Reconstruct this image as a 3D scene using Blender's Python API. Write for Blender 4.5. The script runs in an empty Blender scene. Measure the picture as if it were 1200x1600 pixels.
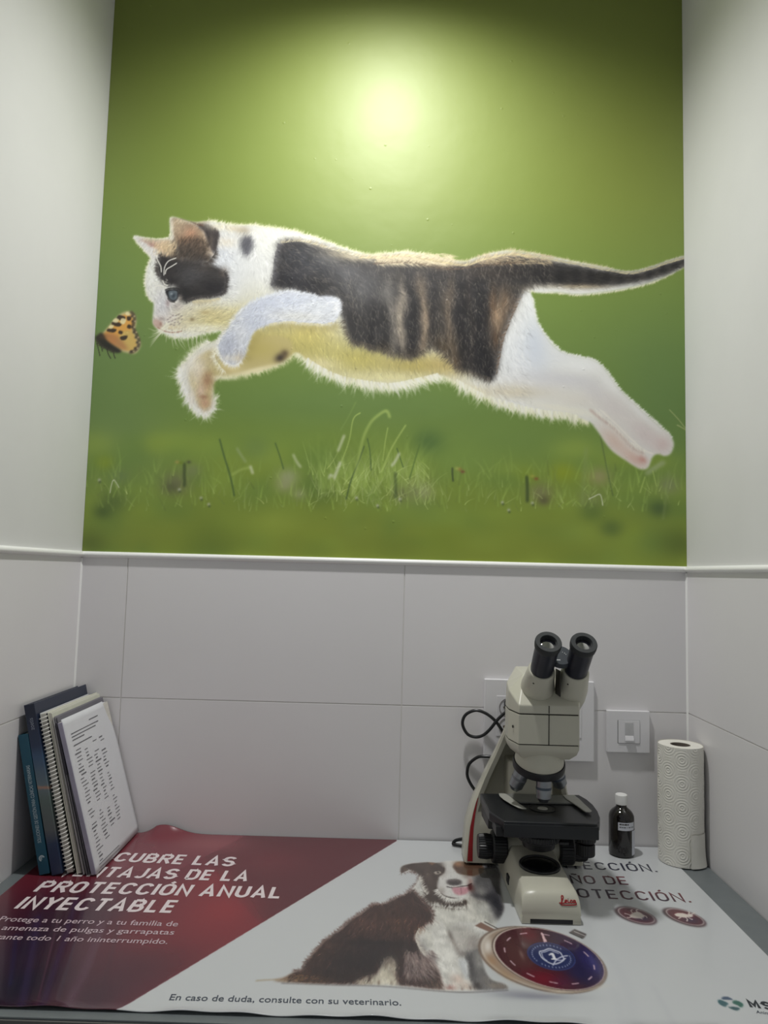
import bpy, bmesh, math, random
import numpy as np
from mathutils import Vector, Matrix, Quaternion

# ---------------------------------------------------------------- camera (solved from the wall corners, tile joints and worktop edges)
CF = 1138.434
_pi, _ya, _ro = 0.08248793, -0.00791989, 0.02572778
CC = np.array([0.560562, -1.33, 0.469960])
CW = np.array([math.sin(_ya)*math.cos(_pi), math.cos(_ya)*math.cos(_pi), math.sin(_pi)])
_r0 = np.array([math.cos(_ya), -math.sin(_ya), 0.0]); _u0 = np.cross(_r0, CW)
CR = math.cos(_ro)*_r0+math.sin(_ro)*_u0
CU = -math.sin(_ro)*_r0+math.cos(_ro)*_u0
SC = bpy.context.scene
COL = SC.collection
H_FLOOR = -0.88                                   # worktop surface is z = 0
W_ROOM = 1.1022                                   # clear width between the two side walls
Z_CEIL = 1.63
cam = bpy.data.cameras.new('camera'); cam_ob = bpy.data.objects.new('camera', cam); COL.objects.link(cam_ob)
cam.sensor_fit = 'HORIZONTAL'; cam.sensor_width = 36.0; cam.lens = CF/1200*36.0; cam.clip_start = 0.02
cam_ob.matrix_world = Matrix(((CR[0], CU[0], -CW[0], CC[0]), (CR[1], CU[1], -CW[1], CC[1]), (CR[2], CU[2], -CW[2], CC[2]), (0, 0, 0, 1)))
SC.camera = cam_ob
SC.view_settings.view_transform = 'Standard'; SC.view_settings.look = 'None'; SC.view_settings.gamma = 1.0
SC.view_settings.exposure = 0.0; SC.view_settings.use_curve_mapping = False
wd = bpy.data.worlds.new('world'); SC.world = wd; wd.use_nodes = True
wd.node_tree.nodes['Background'].inputs[0].default_value = (0.93, 0.97, 1.0, 1)
wd.node_tree.nodes['Background'].inputs[1].default_value = 0.24
# the recessed ceiling lamp that lights the niche
LAMP = (0.535, -0.36, Z_CEIL-0.012)
ld = bpy.data.lights.new('downlight', 'SPOT'); ld.energy = 42; ld.spot_size = math.radians(146); ld.spot_blend = 1.0; ld.shadow_soft_size = 0.035
ld.color = (1.0, 0.995, 0.985)
lo = bpy.data.objects.new('downlight_beam', ld); lo.location = LAMP; lo.rotation_euler = (math.radians(14), 0, 0); COL.objects.link(lo)
# ---------------------------------------------------------------- flat print painting (numpy)
# The wall mural and the poster are flat printed pictures.  Each is painted on a grid of points of its own plane
# (metres), and the grid becomes the colour attribute of a mesh lying on the wall / on the worktop.
def plane_map(px, axis, val):
    """points of the 1200x1600 reference frame -> metres on the plane axis=val (wall: x,z  table: x,y)"""
    px = np.atleast_2d(np.asarray(px, float))
    d = ((px[:, 0:1]-600)/CF)*CR - ((px[:, 1:2]-800)/CF)*CU + CW
    t = (val-CC[axis])/d[:, axis:axis+1]
    P = CC + t*d
    return P[:, [0, 2]] if axis == 1 else P[:, [0, 1]]

def box_blur(a, r, axis):
    if r < 1: return a
    pad = [(0, 0)]*a.ndim; pad[axis] = (r+1, r)
    c = np.cumsum(np.pad(a, pad, mode='edge'), axis=axis)
    n = a.shape[axis]
    hi = np.take(c, np.arange(2*r+1, 2*r+1+n), axis=axis); lo = np.take(c, np.arange(0, n), axis=axis)
    return (hi-lo)/(2*r+1)

def blur(a, s):
    """gaussian-like blur, s = sigma in cells"""
    r = int(round(s*0.95)) if s >= 0.8 else 0
    if r < 1:
        if s <= 0.05: return a
        w = s*s/2
        for ax in (0, 1):
            p = np.pad(a, [(1, 1) if i == ax else (0, 0) for i in range(a.ndim)], mode='edge')
            n = a.shape[ax]
            a = (1-2*w)*a + w*(np.take(p, np.arange(0, n), ax)+np.take(p, np.arange(2, n+2), ax))
        return a
    for _ in range(3):
        a = box_blur(box_blur(a, r, 0), r, 1)
    return a

def smooth_path(pts, closed=True, n=6):
    P = np.asarray(pts, float)
    m = len(P); out = []
    idx = range(m) if closed else range(m-1)
    for i in idx:
        p0, p1, p2, p3 = (P[(i-1) % m], P[i], P[(i+1) % m], P[(i+2) % m]) if closed else (P[max(i-1, 0)], P[i], P[i+1], P[min(i+2, m-1)])
        for t in np.arange(n)/n:
            out.append(0.5*((2*p1)+(p2-p0)*t+(2*p0-5*p1+4*p2-p3)*t*t+(3*p1-p0-3*p2+p3)*t**3))
    if not closed: out.append(P[-1])
    return np.array(out)

class Print:
    def __init__(s, axis, val, a0, a1, b0, b1, du, dv, seed):
        s.axis, s.val, s.a0, s.b0, s.du, s.dv = axis, val, a0, b0, du, dv
        s.nu, s.nv = int(round((a1-a0)/du))+1, int(round((b1-b0)/dv))+1
        s.c = np.zeros((s.nv, s.nu, 3), np.float32); s.rng = np.random.default_rng(seed)
        s.clip = None
    def m(s, px):
        P = plane_map(px, s.axis, s.val)
        return np.stack([(P[:, 0]-s.a0)/s.du, (P[:, 1]-s.b0)/s.dv], 1)
    def scale(s, px):           # cells per reference pixel near a point
        q = s.m([px, (px[0]+1, px[1]), (px[0], px[1]+1)])
        return (abs(q[1, 0]-q[0, 0])+abs(q[2, 1]-q[0, 1]))/2
    def mask(s, px, soft=0.7, smooth=True, n=5):
        P = s.m(smooth_path(px, True, n) if smooth else px)
        ss = 2
        x = P[:, 0]*ss; y = P[:, 1]*ss
        W, Hh = s.nu*ss, s.nv*ss
        acc = np.zeros((Hh, W+1), np.int16)
        m = len(P)
        for i in range(m):
            x0, y0, x1, y1 = x[i], y[i], x[(i+1) % m], y[(i+1) % m]
            if y0 == y1: continue
            if y0 > y1: x0, y0, x1, y1 = x1, y1, x0, y0
            r = np.arange(max(0, math.ceil(y0)), min(Hh, math.ceil(y1)))
            if len(r) == 0: continue
            xx = np.clip(np.ceil(x0+(r-y0)*(x1-x0)/(y1-y0)).astype(int), 0, W)
            acc[r, xx] += 1
        f = (np.cumsum(acc[:, :W], 1) % 2).astype(np.float32)
        f = f.reshape(s.nv, ss, s.nu, ss).mean((1, 3))
        return blur(f, soft)
    def over(s, mask, col, a=1.0):
        k = (mask*a)[..., None]
        if s.clip is not None: k = k*s.clip[..., None]
        s.c += k*((np.asarray(col, np.float32)/255.0 if not isinstance(col, np.ndarray) or col.ndim == 1 else col)-s.c)
    def poly(s, px, col, soft=0.7, a=1.0, smooth=True):
        s.over(s.mask(px, soft, smooth), np.array(col, np.float32), a)
    def spot(s, x, y, rx, ry, col, a=1.0, ang=0.0, p=2.0):
        cx, cy = s.m([(x, y)])[0]
        e = s.m([(x, y), (x+1, y), (x, y+1)])
        kx, ky = abs(e[1, 0]-e[0, 0]), abs(e[2, 1]-e[0, 1])
        R = 2.6*max(rx, ry)
        i0, i1 = int(max(0, cx-R*kx)), int(min(s.nu, cx+R*kx+1)); j0, j1 = int(max(0, cy-R*ky)), int(min(s.nv, cy+R*ky+1))
        if i1 <= i0 or j1 <= j0: return
        gx, gy = np.meshgrid((np.arange(i0, i1)-cx)/kx, -(np.arange(j0, j1)-cy)/ky)   # reference px, y down
        c, sn = math.cos(math.radians(ang)), math.sin(math.radians(ang))
        u, v = (gx*c+gy*sn)/rx, (-gx*sn+gy*c)/ry
        k = (np.exp(-(u*u+v*v)**(p/2)*1.0)*a).astype(np.float32)
        if s.clip is not None: k = k*s.clip[j0:j1, i0:i1]
        sub = s.c[j0:j1, i0:i1]
        sub += k[..., None]*(np.array(col, np.float32)/255-sub)
    def spots(s, rows):
        for r in rows: s.spot(*r)
    def noise(s, cell, seed, stretch=(1, 1)):
        r = np.random.default_rng(seed)
        nx, ny = int(s.nu/(cell*stretch[0]))+3, int(s.nv/(cell*stretch[1]))+3
        g = r.random((ny, nx)).astype(np.float32)
        x = np.arange(s.nu)/(cell*stretch[0]); y = np.arange(s.nv)/(cell*stretch[1])
        xi, yi = x.astype(int), y.astype(int)
        fx = x-xi; fy = y-yi; fx = fx*fx*(3-2*fx); fy = fy*fy*(3-2*fy)
        a = g[yi][:, xi]*(1-fx)+g[yi][:, xi+1]*fx; b = g[yi+1][:, xi]*(1-fx)+g[yi+1][:, xi+1]*fx
        return a*(1-fy)[:, None]+b*fy[:, None]
    def strokes(s, px, dirs, length, cols, alpha=0.8, width=1.0, bend=0.0, steps=12, taper=True):
        """hair-like strokes; px (N,2) roots, dirs (N,2) unit vectors (reference px), length (N,) px"""
        px = np.asarray(px, float); N = len(px)
        if N == 0: return
        dirs = np.asarray(dirs, float); length = np.broadcast_to(length, (N,)); cols = np.asarray(cols, np.float32)
        if cols.ndim == 1: cols = np.broadcast_to(cols, (N, 3))
        bend = np.broadcast_to(bend, (N,))
        t = np.linspace(0, 1, steps)
        nrm = np.stack([-dirs[:, 1], dirs[:, 0]], 1)
        pts = px[:, None, :]+length[:, None, None]*(t[None, :, None]*dirs[:, None, :]+(bend[:, None, None]*t[None, :, None]**2)*nrm[:, None, :])
        C = s.m(pts.reshape(-1, 2)).reshape(N, steps, 2)
        al = np.broadcast_to(alpha, (N,))[:, None]*np.broadcast_to((1-t**1.5) if taper else np.ones(steps), (N, steps))
        # normalise by sample density along the stroke
        seg = np.linalg.norm(C[:, -1]-C[:, 0], axis=1)/(steps-1)
        al = al*np.minimum(1.0, seg[:, None]*0.95+0.12)
        x, y = C[..., 0].ravel(), C[..., 1].ravel(); w = al.ravel()
        cc = np.repeat(cols, steps, 0)
        xi, yi = np.floor(x).astype(int), np.floor(y).astype(int); fx, fy = x-xi, y-yi
        cov = np.zeros(s.nu*s.nv); acc = np.zeros((3, s.nu*s.nv))
        for dx, dy, k in ((0, 0, (1-fx)*(1-fy)), (1, 0, fx*(1-fy)), (0, 1, (1-fx)*fy), (1, 1, fx*fy)):
            X, Y = xi+dx, yi+dy
            ok = (X >= 0) & (X < s.nu) & (Y >= 0) & (Y < s.nv)
            idx = (Y*s.nu+X)[ok]; ww = (w*k)[ok]
            cov += np.bincount(idx, ww, s.nu*s.nv)
            for ch in range(3): acc[ch] += np.bincount(idx, ww*cc[ok, ch], s.nu*s.nv)
        cov = cov.reshape(s.nv, s.nu); acc = acc.reshape(3, s.nv, s.nu)
        if width > 1.0:
            cov = blur(cov, (width-1)*0.6)*width; acc = np.stack([blur(a, (width-1)*0.6)*width for a in acc])
        k = 1-np.exp(-1.35*cov)
        if s.clip is not None: k = k*s.clip
        col = acc/np.maximum(cov, 1e-6)
        s.c += (k[..., None]*(np.moveaxis(col, 0, 2)-s.c)).astype(np.float32)
    def line(s, pts, col, w=1.0, a=0.9, taper=False, closed=False):
        P = smooth_path(pts, closed, 10)
        d = np.diff(P, axis=0); L = np.linalg.norm(d, axis=1)+1e-6
        tt = np.linspace(0, 1, len(L))
        s.strokes(P[:-1], d/L[:, None], L, np.array(col, np.float32)/255, alpha=a*((1-tt**2) if taper else 1.0), width=w, steps=max(3, int(L.max()*2)), taper=False)
    def sample(s, px):
        C = s.m(px)
        i = np.clip(C[:, 0].round().astype(int), 0, s.nu-1); j = np.clip(C[:, 1].round().astype(int), 0, s.nv-1)
        return s.c[j, i], (i, j)
    def scatter(s, mask, n, box):
        """n random reference-px points where the mask is on"""
        x0, y0, x1, y1 = box
        P = np.stack([s.rng.uniform(x0, x1, n), s.rng.uniform(y0, y1, n)], 1)
        _, (i, j) = s.sample(P)
        return P[mask[j, i] > s.rng.random(n)]
    def comb(s, mask, n, box, field, length, jitter=0.10, alpha=0.7, spread=0.25, bend=0.25, root=0.3):
        """pull the colours along the lie of the fur"""
        P = s.scatter(mask, n, box)
        F = np.array([(f[0], f[1], math.cos(math.radians(f[2])), math.sin(math.radians(f[2]))) for f in field])
        w = 1/(((P[:, None, 0]-F[None, :, 0])**2+(P[:, None, 1]-F[None, :, 1])**2)+80.0)**1.5
        d = np.stack([(w*F[:, 2]).sum(1), (w*F[:, 3]).sum(1)], 1); a = np.arctan2(d[:, 1], d[:, 0])+s.rng.normal(0, spread, len(P))
        d = np.stack([np.cos(a), np.sin(a)], 1)
        L = length*s.rng.uniform(0.6, 1.4, len(P))
        col, _ = s.sample(P)
        col = np.clip(col*(1+s.rng.normal(0, jitter, (len(P), 1))), 0, 1)
        s.strokes(P-d*(L*root)[:, None], d, L, col, alpha=alpha, bend=s.rng.normal(0, bend, len(P)))
    def fringe(s, path, n, length, out, lean, col, alpha=0.8, spread=0.3, jit=0.06, inset=1.0, width=1.0, closed=False, bend=0.3):
        """hairs standing off an outline; out = +1/-1 side of the path, lean = radians along the path"""
        P = smooth_path(path, closed, 8)
        seg = np.diff(P, axis=0); L = np.linalg.norm(seg, axis=1); cum = np.concatenate([[0], np.cumsum(L)])
        u = s.rng.uniform(0, cum[-1], n); k = np.clip(np.searchsorted(cum, u)-1, 0, len(L)-1)
        p = P[k]+seg[k]*((u-cum[k])/np.maximum(L[k], 1e-6))[:, None]
        t = seg[k]/np.maximum(L[k], 1e-6)[:, None]; nr = np.stack([t[:, 1], -t[:, 0]], 1)*out
        a = np.arctan2(nr[:, 1], nr[:, 0])
        ta = np.arctan2(t[:, 1], t[:, 0])
        d0 = nr*math.cos(lean)+t*math.sin(lean)
        a = np.arctan2(d0[:, 1], d0[:, 0])+s.rng.normal(0, spread, n)
        d = np.stack([np.cos(a), np.sin(a)], 1)
        c = np.clip(np.array(col)/255*(1+s.rng.normal(0, jit, (n, 1))), 0, 1)
        s.strokes(p-nr*inset, d, length*s.rng.uniform(0.5, 1.3, n), c, alpha=alpha, width=width, bend=s.rng.normal(0, bend, n))
def paint_mural():
    M = Print(1, 0.0, 0.0, 1.1022, 0.4945, 1.66, 0.0013, 0.0013, 11)
    R = M.rng
    # ---- blurred meadow background
    yy = np.linspace(0, 1, 40)
    def px_y():                                        # reference row of every grid row (mural centre)
        z = M.b0+np.arange(M.nv)*M.dv
        return 880-(z-0.4955)*(880/1.0855)
    py = px_y()
    stops = [(-80, (122, 132, 66)), (0, (122, 134, 62)), (200, (124, 138, 66)), (320, (128, 146, 66)), (450, (122, 146, 68)), (560, (116, 142, 70)), (660, (116, 142, 64)),
             (720, (130, 154, 64)), (790, (132, 152, 60)), (840, (142, 158, 60)), (900, (136, 150, 56))]
    g = np.stack([np.interp(py, [s[0] for s in stops], [s[1][k]/255 for s in stops]) for k in range(3)], 1)
    M.c[:] = g[:, None, :]
    M.spots([(150, 560, 110, 230, (112, 140, 88), .6), (330, 250, 140, 160, (124, 142, 64), .5), (1040, 640, 90, 140, (100, 130, 74), .7), (640, 300, 220, 160, (138, 150, 80), .5),
             (980, 250, 140, 160, (136, 146, 66), .5), (560, 630, 250, 40, (112, 140, 78), .6), (820, 690, 160, 40, (112, 140, 72), .6), (180, 690, 90, 60, (118, 144, 88), .6)])
    # ---- out-of-focus grass
    for _ in range(150):
        x, y = R.uniform(120, 1080), R.uniform(690, 890)
        c = [(154, 176, 70), (116, 144, 62), (166, 184, 76), (126, 154, 74), (148, 166, 60), (104, 134, 64)][R.integers(6)]
        M.spot(x, y, R.uniform(14, 46), R.uniform(10, 26), c, R.uniform(.18, .42))
    for x, y, r, c, a in ((163, 723, 16, (140, 160, 52), .8), (188, 745, 14, (116, 138, 84), .7), (275, 755, 22, (122, 118, 92), .7), (266, 762, 12, (88, 92, 62), .6), (300, 735, 14, (132, 140, 100), .6),
                          (175, 785, 22, (84, 104, 56), .6), (160, 800, 14, (70, 92, 48), .6), (450, 745, 16, (172, 176, 140), .75), (445, 758, 14, (166, 166, 128), .7), (468, 772, 11, (172, 176, 130), .7),
                          (650, 765, 26, (150, 154, 112), .6), (625, 770, 14, (108, 108, 76), .6), (665, 770, 12, (172, 172, 130), .5), (845, 770, 20, (132, 128, 92), .75), (850, 782, 9, (92, 86, 62), .7),
                          (936, 745, 17, (166, 156, 112), .75), (925, 780, 20, (140, 146, 98), .5), (1045, 758, 18, (134, 138, 110), .6), (1030, 795, 16, (70, 92, 52), .7), (955, 825, 18, (80, 104, 52), .6),
                          (925, 800, 20, (82, 108, 50), .5), (880, 738, 20, (150, 164, 40), .75), (825, 742, 16, (136, 156, 48), .6), (560, 830, 40, (128, 142, 56), .4), (690, 840, 30, (126, 144, 46), .4),
                          (330, 840, 50, (94, 116, 46), .4), (860, 830, 40, (132, 148, 56), .4), (400, 700, 26, (110, 136, 76), .5), (670, 690, 24, (74, 106, 58), .6), (560, 720, 60, (118, 140, 58), .5),
                          (500, 770, 30, (88, 110, 48), .4), (1060, 850, 30, (86, 104, 44), .6), (140, 850, 26, (88, 104, 46), .6), (620, 860, 50, (128, 142, 52), .4)):
        M.spot(x, y, r, r*.8, c, a)
    # soft blades behind
    n = 260; P = np.stack([R.uniform(500, 660, n), R.uniform(735, 775, n)], 1)
    a = R.normal(-1.57, .28, n)
    M.strokes(P, np.stack([np.cos(a), np.sin(a)], 1), R.uniform(30, 85, n), np.clip(np.array([168, 192, 100])/255*(1+R.normal(0, .14, (n, 1))), 0, 1), .26, width=2.6, bend=R.normal(0, .25, n), steps=30)
    n = 420; P = np.stack([R.uniform(135, 1070, n), R.uniform(735, 800, n)], 1)
    a = R.normal(-1.57, .30, n)
    M.strokes(P, np.stack([np.cos(a), np.sin(a)], 1), R.uniform(15, 50, n), np.clip(np.array([156, 180, 92])/255*(1+R.normal(0, .16, (n, 1))), 0, 1), .22, width=2.2, bend=R.normal(0, .25, n), steps=30)
    n = 160; P = np.stack([R.uniform(480, 680, n), R.uniform(730, 790, n)], 1); a = R.normal(-1.57, .45, n)
    M.strokes(P, np.stack([np.cos(a), np.sin(a)], 1), R.uniform(14, 50, n), np.clip(np.array([190, 208, 132])/255*(1+R.normal(0, .12, (n, 1))), 0, 1), .42, width=1.3, bend=R.normal(0, .3, n), steps=26)
    n = 120; P = np.stack([R.uniform(140, 1070, n), R.uniform(760, 800, n)], 1); a = R.normal(-1.57, .5, n)
    M.strokes(P, np.stack([np.cos(a), np.sin(a)], 1), R.uniform(8, 26, n), np.clip(np.array([186, 202, 130])/255*(1+R.normal(0, .15, (n, 1))), 0, 1), .36, width=1.2, bend=R.normal(0, .3, n), steps=20)
    dk, lt, pale = (78, 104, 54), (184, 206, 112), (222, 228, 196)
    for pts, c, w, al in (([(366, 775), (360, 745), (350, 712), (343, 686)], dk, 2.2, .7), ([(443, 733), (437, 712), (430, 692)], dk, 1.8, .6), ([(541, 780), (548, 752), (560, 722), (569, 697)], (86, 108, 58), 2.0, .75),
                          ([(580, 735), (578, 705), (574, 685)], dk, 1.6, .6), ([(288, 760), (288, 740), (288, 724)], (64, 78, 42), 2.6, .8), ([(618, 778), (618, 760), (618, 738)], (74, 92, 46), 2.4, .75),
                          ([(824, 784), (824, 762), (823, 744)], (58, 74, 38), 2.6, .85), ([(708, 752), (707, 741), (707, 731)], (76, 92, 50), 2.2, .8), ([(640, 748), (648, 720), (656, 694)], (96, 124, 56), 2.0, .6),
                          ([(630, 730), (624, 712), (620, 700)], dk, 1.6, .6), ([(958, 775), (950, 740), (942, 700), (938, 680)], (92, 112, 60), 1.8, .5), ([(916, 700), (913, 740), (910, 790)], (142, 160, 92), 4.5, .4),
                          ([(550, 775), (556, 740), (566, 690), (578, 662), (592, 648), (604, 642), (609, 652)], lt, 2.4, .55), ([(598, 720), (602, 690), (606, 668)], lt, 1.8, .4), ([(530, 730), (545, 690), (552, 655), (563, 645)], lt, 1.8, .45),
                          ([(596, 738), (612, 700), (634, 664)], lt, 2.2, .5), ([(528, 705), (534, 690), (538, 680)], pale, 3.0, .5), ([(522, 748), (528, 732), (532, 722)], pale, 3.4, .55), ([(520, 744), (516, 742), (514, 748)], pale, 2.4, .5),
                          ([(612, 728), (618, 720), (624, 708)], pale, 3.2, .55), ([(362, 742), (376, 734), (392, 730)], lt, 2.4, .4), ([(391, 728), (395, 740)], pale, 3.2, .55), ([(370, 700), (376, 710), (384, 722)], (160, 176, 128), 3, .4),
                          ([(458, 710), (464, 722), (470, 730)], pale, 2.4, .5), ([(172, 770), (174, 758), (178, 750), (186, 762)], pale, 1.4, .5), ([(920, 780), (928, 776), (938, 773), (942, 790)], pale, 1.4, .6),
                          ([(1010, 740), (1025, 730), (1038, 722)], (176, 186, 150), 5, .5), ([(1008, 745), (1000, 770)], lt, 2, .4), ([(1020, 735), (1026, 760)], lt, 1.6, .4), ([(1045, 735), (1042, 770), (1036, 812)], (140, 158, 92), 2.4, .4),
                          ([(1071, 669), (1060, 655), (1046, 640)], (170, 180, 120), 1.4, .6), ([(1072, 672), (1064, 667), (1058, 664)], (170, 180, 120), 1.6, .6), ([(532, 672), (545, 650), (556, 628)], (130, 156, 80), 2, .5)):
        M.line(pts, c, w, al)
    for x, y, c in ((277, 722, (170, 160, 84)), (283, 723, (120, 140, 50)), (718, 733, (160, 130, 66)), (723, 737, (128, 88, 56)), (714, 732, (170, 180, 90)), (832, 744, (168, 170, 70)), (838, 748, (140, 96, 52)), (295, 722, (90, 96, 60))):
        M.spot(x, y, 3.5, 2.6, c, .9)
    for x, y in ((280, 765), (314, 778), (326, 788), (557, 778), (590, 790), (625, 780), (832, 786), (795, 797), (785, 785), (155, 750)):
        M.spot(x, y, 2.6, 2.6, (200, 204, 180), .75); M.spot(x+1, y+3, 2, 2, (70, 86, 50), .6)

    # ---- butterfly
    M.poly([(156, 527), (166, 514), (178, 500), (190, 489), (203, 486), (211, 492), (213, 504), (211, 516), (217, 528), (220, 540), (213, 551), (204, 552), (192, 549), (180, 545), (168, 541), (158, 536)], (206, 196, 146), .8)
    M.poly([(158, 527), (168, 515), (180, 502), (192, 492), (202, 490), (208, 497), (209, 508), (206, 517), (212, 530), (213, 541), (206, 547), (194, 545), (180, 540), (166, 535)], (226, 168, 84), .8)
    M.poly([(180, 540), (190, 520), (204, 516), (212, 530), (212, 542), (205, 547), (192, 545)], (214, 182, 104), 1.2)
    M.poly([(160, 524), (175, 520), (190, 530), (200, 545), (190, 546), (172, 538)], (178, 120, 82), 1.6, .7)
    for pts in ([(186, 492), (196, 495), (193, 501), (183, 498)], [(177, 502), (190, 505), (186, 510), (175, 507)], [(170, 513), (182, 514), (178, 519), (167, 517)], [(187, 516), (192, 518), (190, 522), (185, 520)],
                [(188, 526), (199, 524), (197, 530), (190, 531)], [(199, 494), (205, 495), (204, 500), (199, 500)], [(200, 507), (205, 508), (204, 513), (199, 512)]):
        M.poly(pts, (52, 42, 34), .6, .92)
    for pts in ([(180, 497), (186, 499), (183, 504), (176, 502)], [(190, 497), (197, 499), (194, 506), (188, 504)], [(198, 487), (204, 489), (201, 493), (196, 491)], [(172, 508), (178, 508), (175, 513), (170, 512)]):
        M.poly(pts, (240, 228, 178), .6, .9)
    M.line([(204, 487), (209, 492), (210, 500), (208, 508), (210, 516), (214, 524), (217, 532), (216, 541), (210, 548), (203, 551)], (70, 58, 44), 2.6, .85)
    for i, (x, y) in enumerate([(208, 494), (209, 502), (208, 511), (211, 519), (214, 527), (216, 535), (213, 544), (207, 549)]):
        M.spot(x-2, y, 2, 2, (66, 56, 48), .9); M.spot(x+2, y, 1.6, 1.6, (196, 180, 140), .8)
    M.poly([(149, 528), (153, 523), (160, 520), (166, 530), (176, 538), (190, 548), (182, 551), (168, 546), (156, 539)], (44, 42, 36), 1.0)
    M.spot(160, 526, 7, 5, (96, 72, 52), .5); M.fringe([(150, 530), (160, 540), (176, 549)], 50, 5, -1, .4, (60, 54, 44), .5)
    for p in ([(151, 536), (153, 543), (156, 556)], [(167, 545), (169, 553), (173, 560)], [(177, 548), (178, 555), (180, 560)], [(158, 540), (160, 549)]):
        M.line(p, (52, 50, 40), 1.2, .8)

    # ---- kitten: silhouette
    head = [(208.3, 369), (221.7, 370), (233, 373), (250, 374), (262, 372), (268, 366), (266, 353), (266.7, 339), (280, 341), (293, 345), (308, 347), (323, 345), (343, 348), (367, 352), (397, 352), (412, 355), (440, 358), (466, 363), (503, 375),
            (537, 388), (574, 398), (605, 397), (634, 394), (660, 398), (684, 403), (726, 409), (740, 404), (755, 400), (775, 394), (797, 392), (830, 396), (872, 404), (913, 412), (955, 420), (984, 424), (1013, 418), (1042, 408), (1078, 398)]
    under = [(1078, 410), (1060, 422), (1038, 433), (1005, 445), (955, 455), (905, 460), (872, 457), (842, 457), (829, 453), (832, 466), (838, 497), (846, 514), (855, 527), (866, 540), (880, 550), (905, 557), (930, 563), (947, 578), (967, 606),
             (997, 635), (1030, 664), (1047, 679), (1053, 693), (1049, 707), (1040, 712), (1028, 709), (1020, 714), (1013, 730), (1003, 733), (992, 728), (980, 720), (955, 702), (934, 673), (919, 658), (888, 648), (847, 643), (805, 634), (763, 621), (738, 609),
             (713, 595), (688, 585), (663, 591), (622, 600), (599, 601), (557, 595), (528, 588), (495, 572), (478, 560), (462, 550), (437, 567), (412, 577), (378, 584), (353, 586), (337, 594), (333, 602), (335, 624), (331, 640), (324, 647), (314, 645), (303, 636), (291, 612),
             (283, 590), (288, 571), (307, 549), (328, 535), (341, 528), (346, 515), (320, 520), (303, 524), (287, 527), (266, 524), (249, 516), (242, 509), (239, 500), (241, 478), (239, 470), (232, 462), (227.5, 445), (229, 424), (233, 412), (236, 402), (224, 388)]
    sil = head+under
    body = M.mask(sil, .8)
    # rim-light hair behind the silhouette
    cream = (246, 242, 214)
    M.fringe(head[11:25], 900, 7, 1, .5, (244, 240, 206), .45, .35)
    M.fringe([(634, 394), (684, 403), (726, 408), (755, 399), (797, 391), (830, 395), (872, 404), (955, 420)], 700, 6, 1, .7, (206, 198, 158), .5, .35)
    M.fringe([(830, 395), (872, 404), (913, 412), (955, 420), (984, 424), (1013, 418), (1042, 408), (1074, 399)], 380, 4, 1, .8, (208, 206, 170), .5, .3)
    M.fringe([(829, 455), (872, 458), (905, 461), (955, 456), (1005, 446), (1038, 434), (1074, 412)], 420, 4.5, -1, -.7, (222, 220, 180), .55, .3)
    M.fringe([(919, 657), (888, 647), (847, 642), (805, 633), (763, 620), (738, 608), (713, 594), (688, 584)], 1000, 13, 1, -.35, (246, 242, 208), .55, .35)
    M.fringe([(688, 584), (663, 590), (622, 599), (599, 600), (557, 594), (528, 587), (495, 571), (478, 559), (462, 549)], 1000, 15, 1, -.3, (250, 246, 212), .6, .35)
    M.fringe([(462, 549), (437, 566), (412, 576), (378, 583), (353, 585)], 300, 11, 1, -.1, (244, 240, 196), .55, .4)
    M.fringe([(335, 622), (331, 638), (324, 645), (314, 643), (303, 635), (291, 611), (283, 589), (288, 570), (307, 548), (328, 534)], 620, 11, 1, -.6, (250, 248, 228), .6, .35)
    M.fringe([(346, 514), (320, 519), (303, 523), (287, 526), (266, 523), (249, 515)], 240, 8, 1, -.2, (250, 248, 226), .5, .4)
    M.fringe([(239, 470), (232, 462), (227.5, 445), (229, 424), (233, 412), (236, 402), (224, 388), (209, 370)], 420, 5.5, 1, -.5, cream, .55, .5)
    M.fringe([(209, 369), (233, 372.5), (262, 371.5), (267, 355), (267, 340)], 220, 3.5, 1, .2, cream, .5, .5)
    M.fringe([(832, 464), (838, 497), (855, 527), (880, 550), (905, 557), (930, 563), (947, 578), (967, 606), (997, 635), (1030, 664), (1050, 684)], 700, 5, 1, .4, (248, 248, 238), .5, .4)
    M.over(body, np.array((234, 234, 228), np.float32))
    M.clip = body
    # ---- light and soft colour of the white fur
    M.spots([(430, 380, 60, 28, (238, 238, 226), .8), (380, 420, 60, 60, (224, 226, 226), .7), (400, 480, 50, 34, (216, 214, 192), .8), (330, 500, 50, 18, (208, 196, 136), .85), (380, 490, 40, 14, (206, 192, 128), .6), (290, 500, 28, 12, (214, 204, 164), .6),
             (480, 540, 70, 34, (190, 180, 110), .95), (560, 560, 80, 34, (194, 184, 106), .95), (650, 570, 70, 22, (186, 172, 100), .95), (420, 535, 50, 26, (194, 182, 106), .95), (390, 560, 40, 20, (212, 194, 120), .85), (700, 570, 40, 18, (196, 176, 112), .8),
             (480, 520, 40, 14, (212, 196, 110), .6), (600, 590, 90, 8, (236, 228, 170), .7), (500, 568, 30, 8, (240, 230, 180), .7), (440, 560, 30, 10, (226, 210, 140), .6)])
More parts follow.
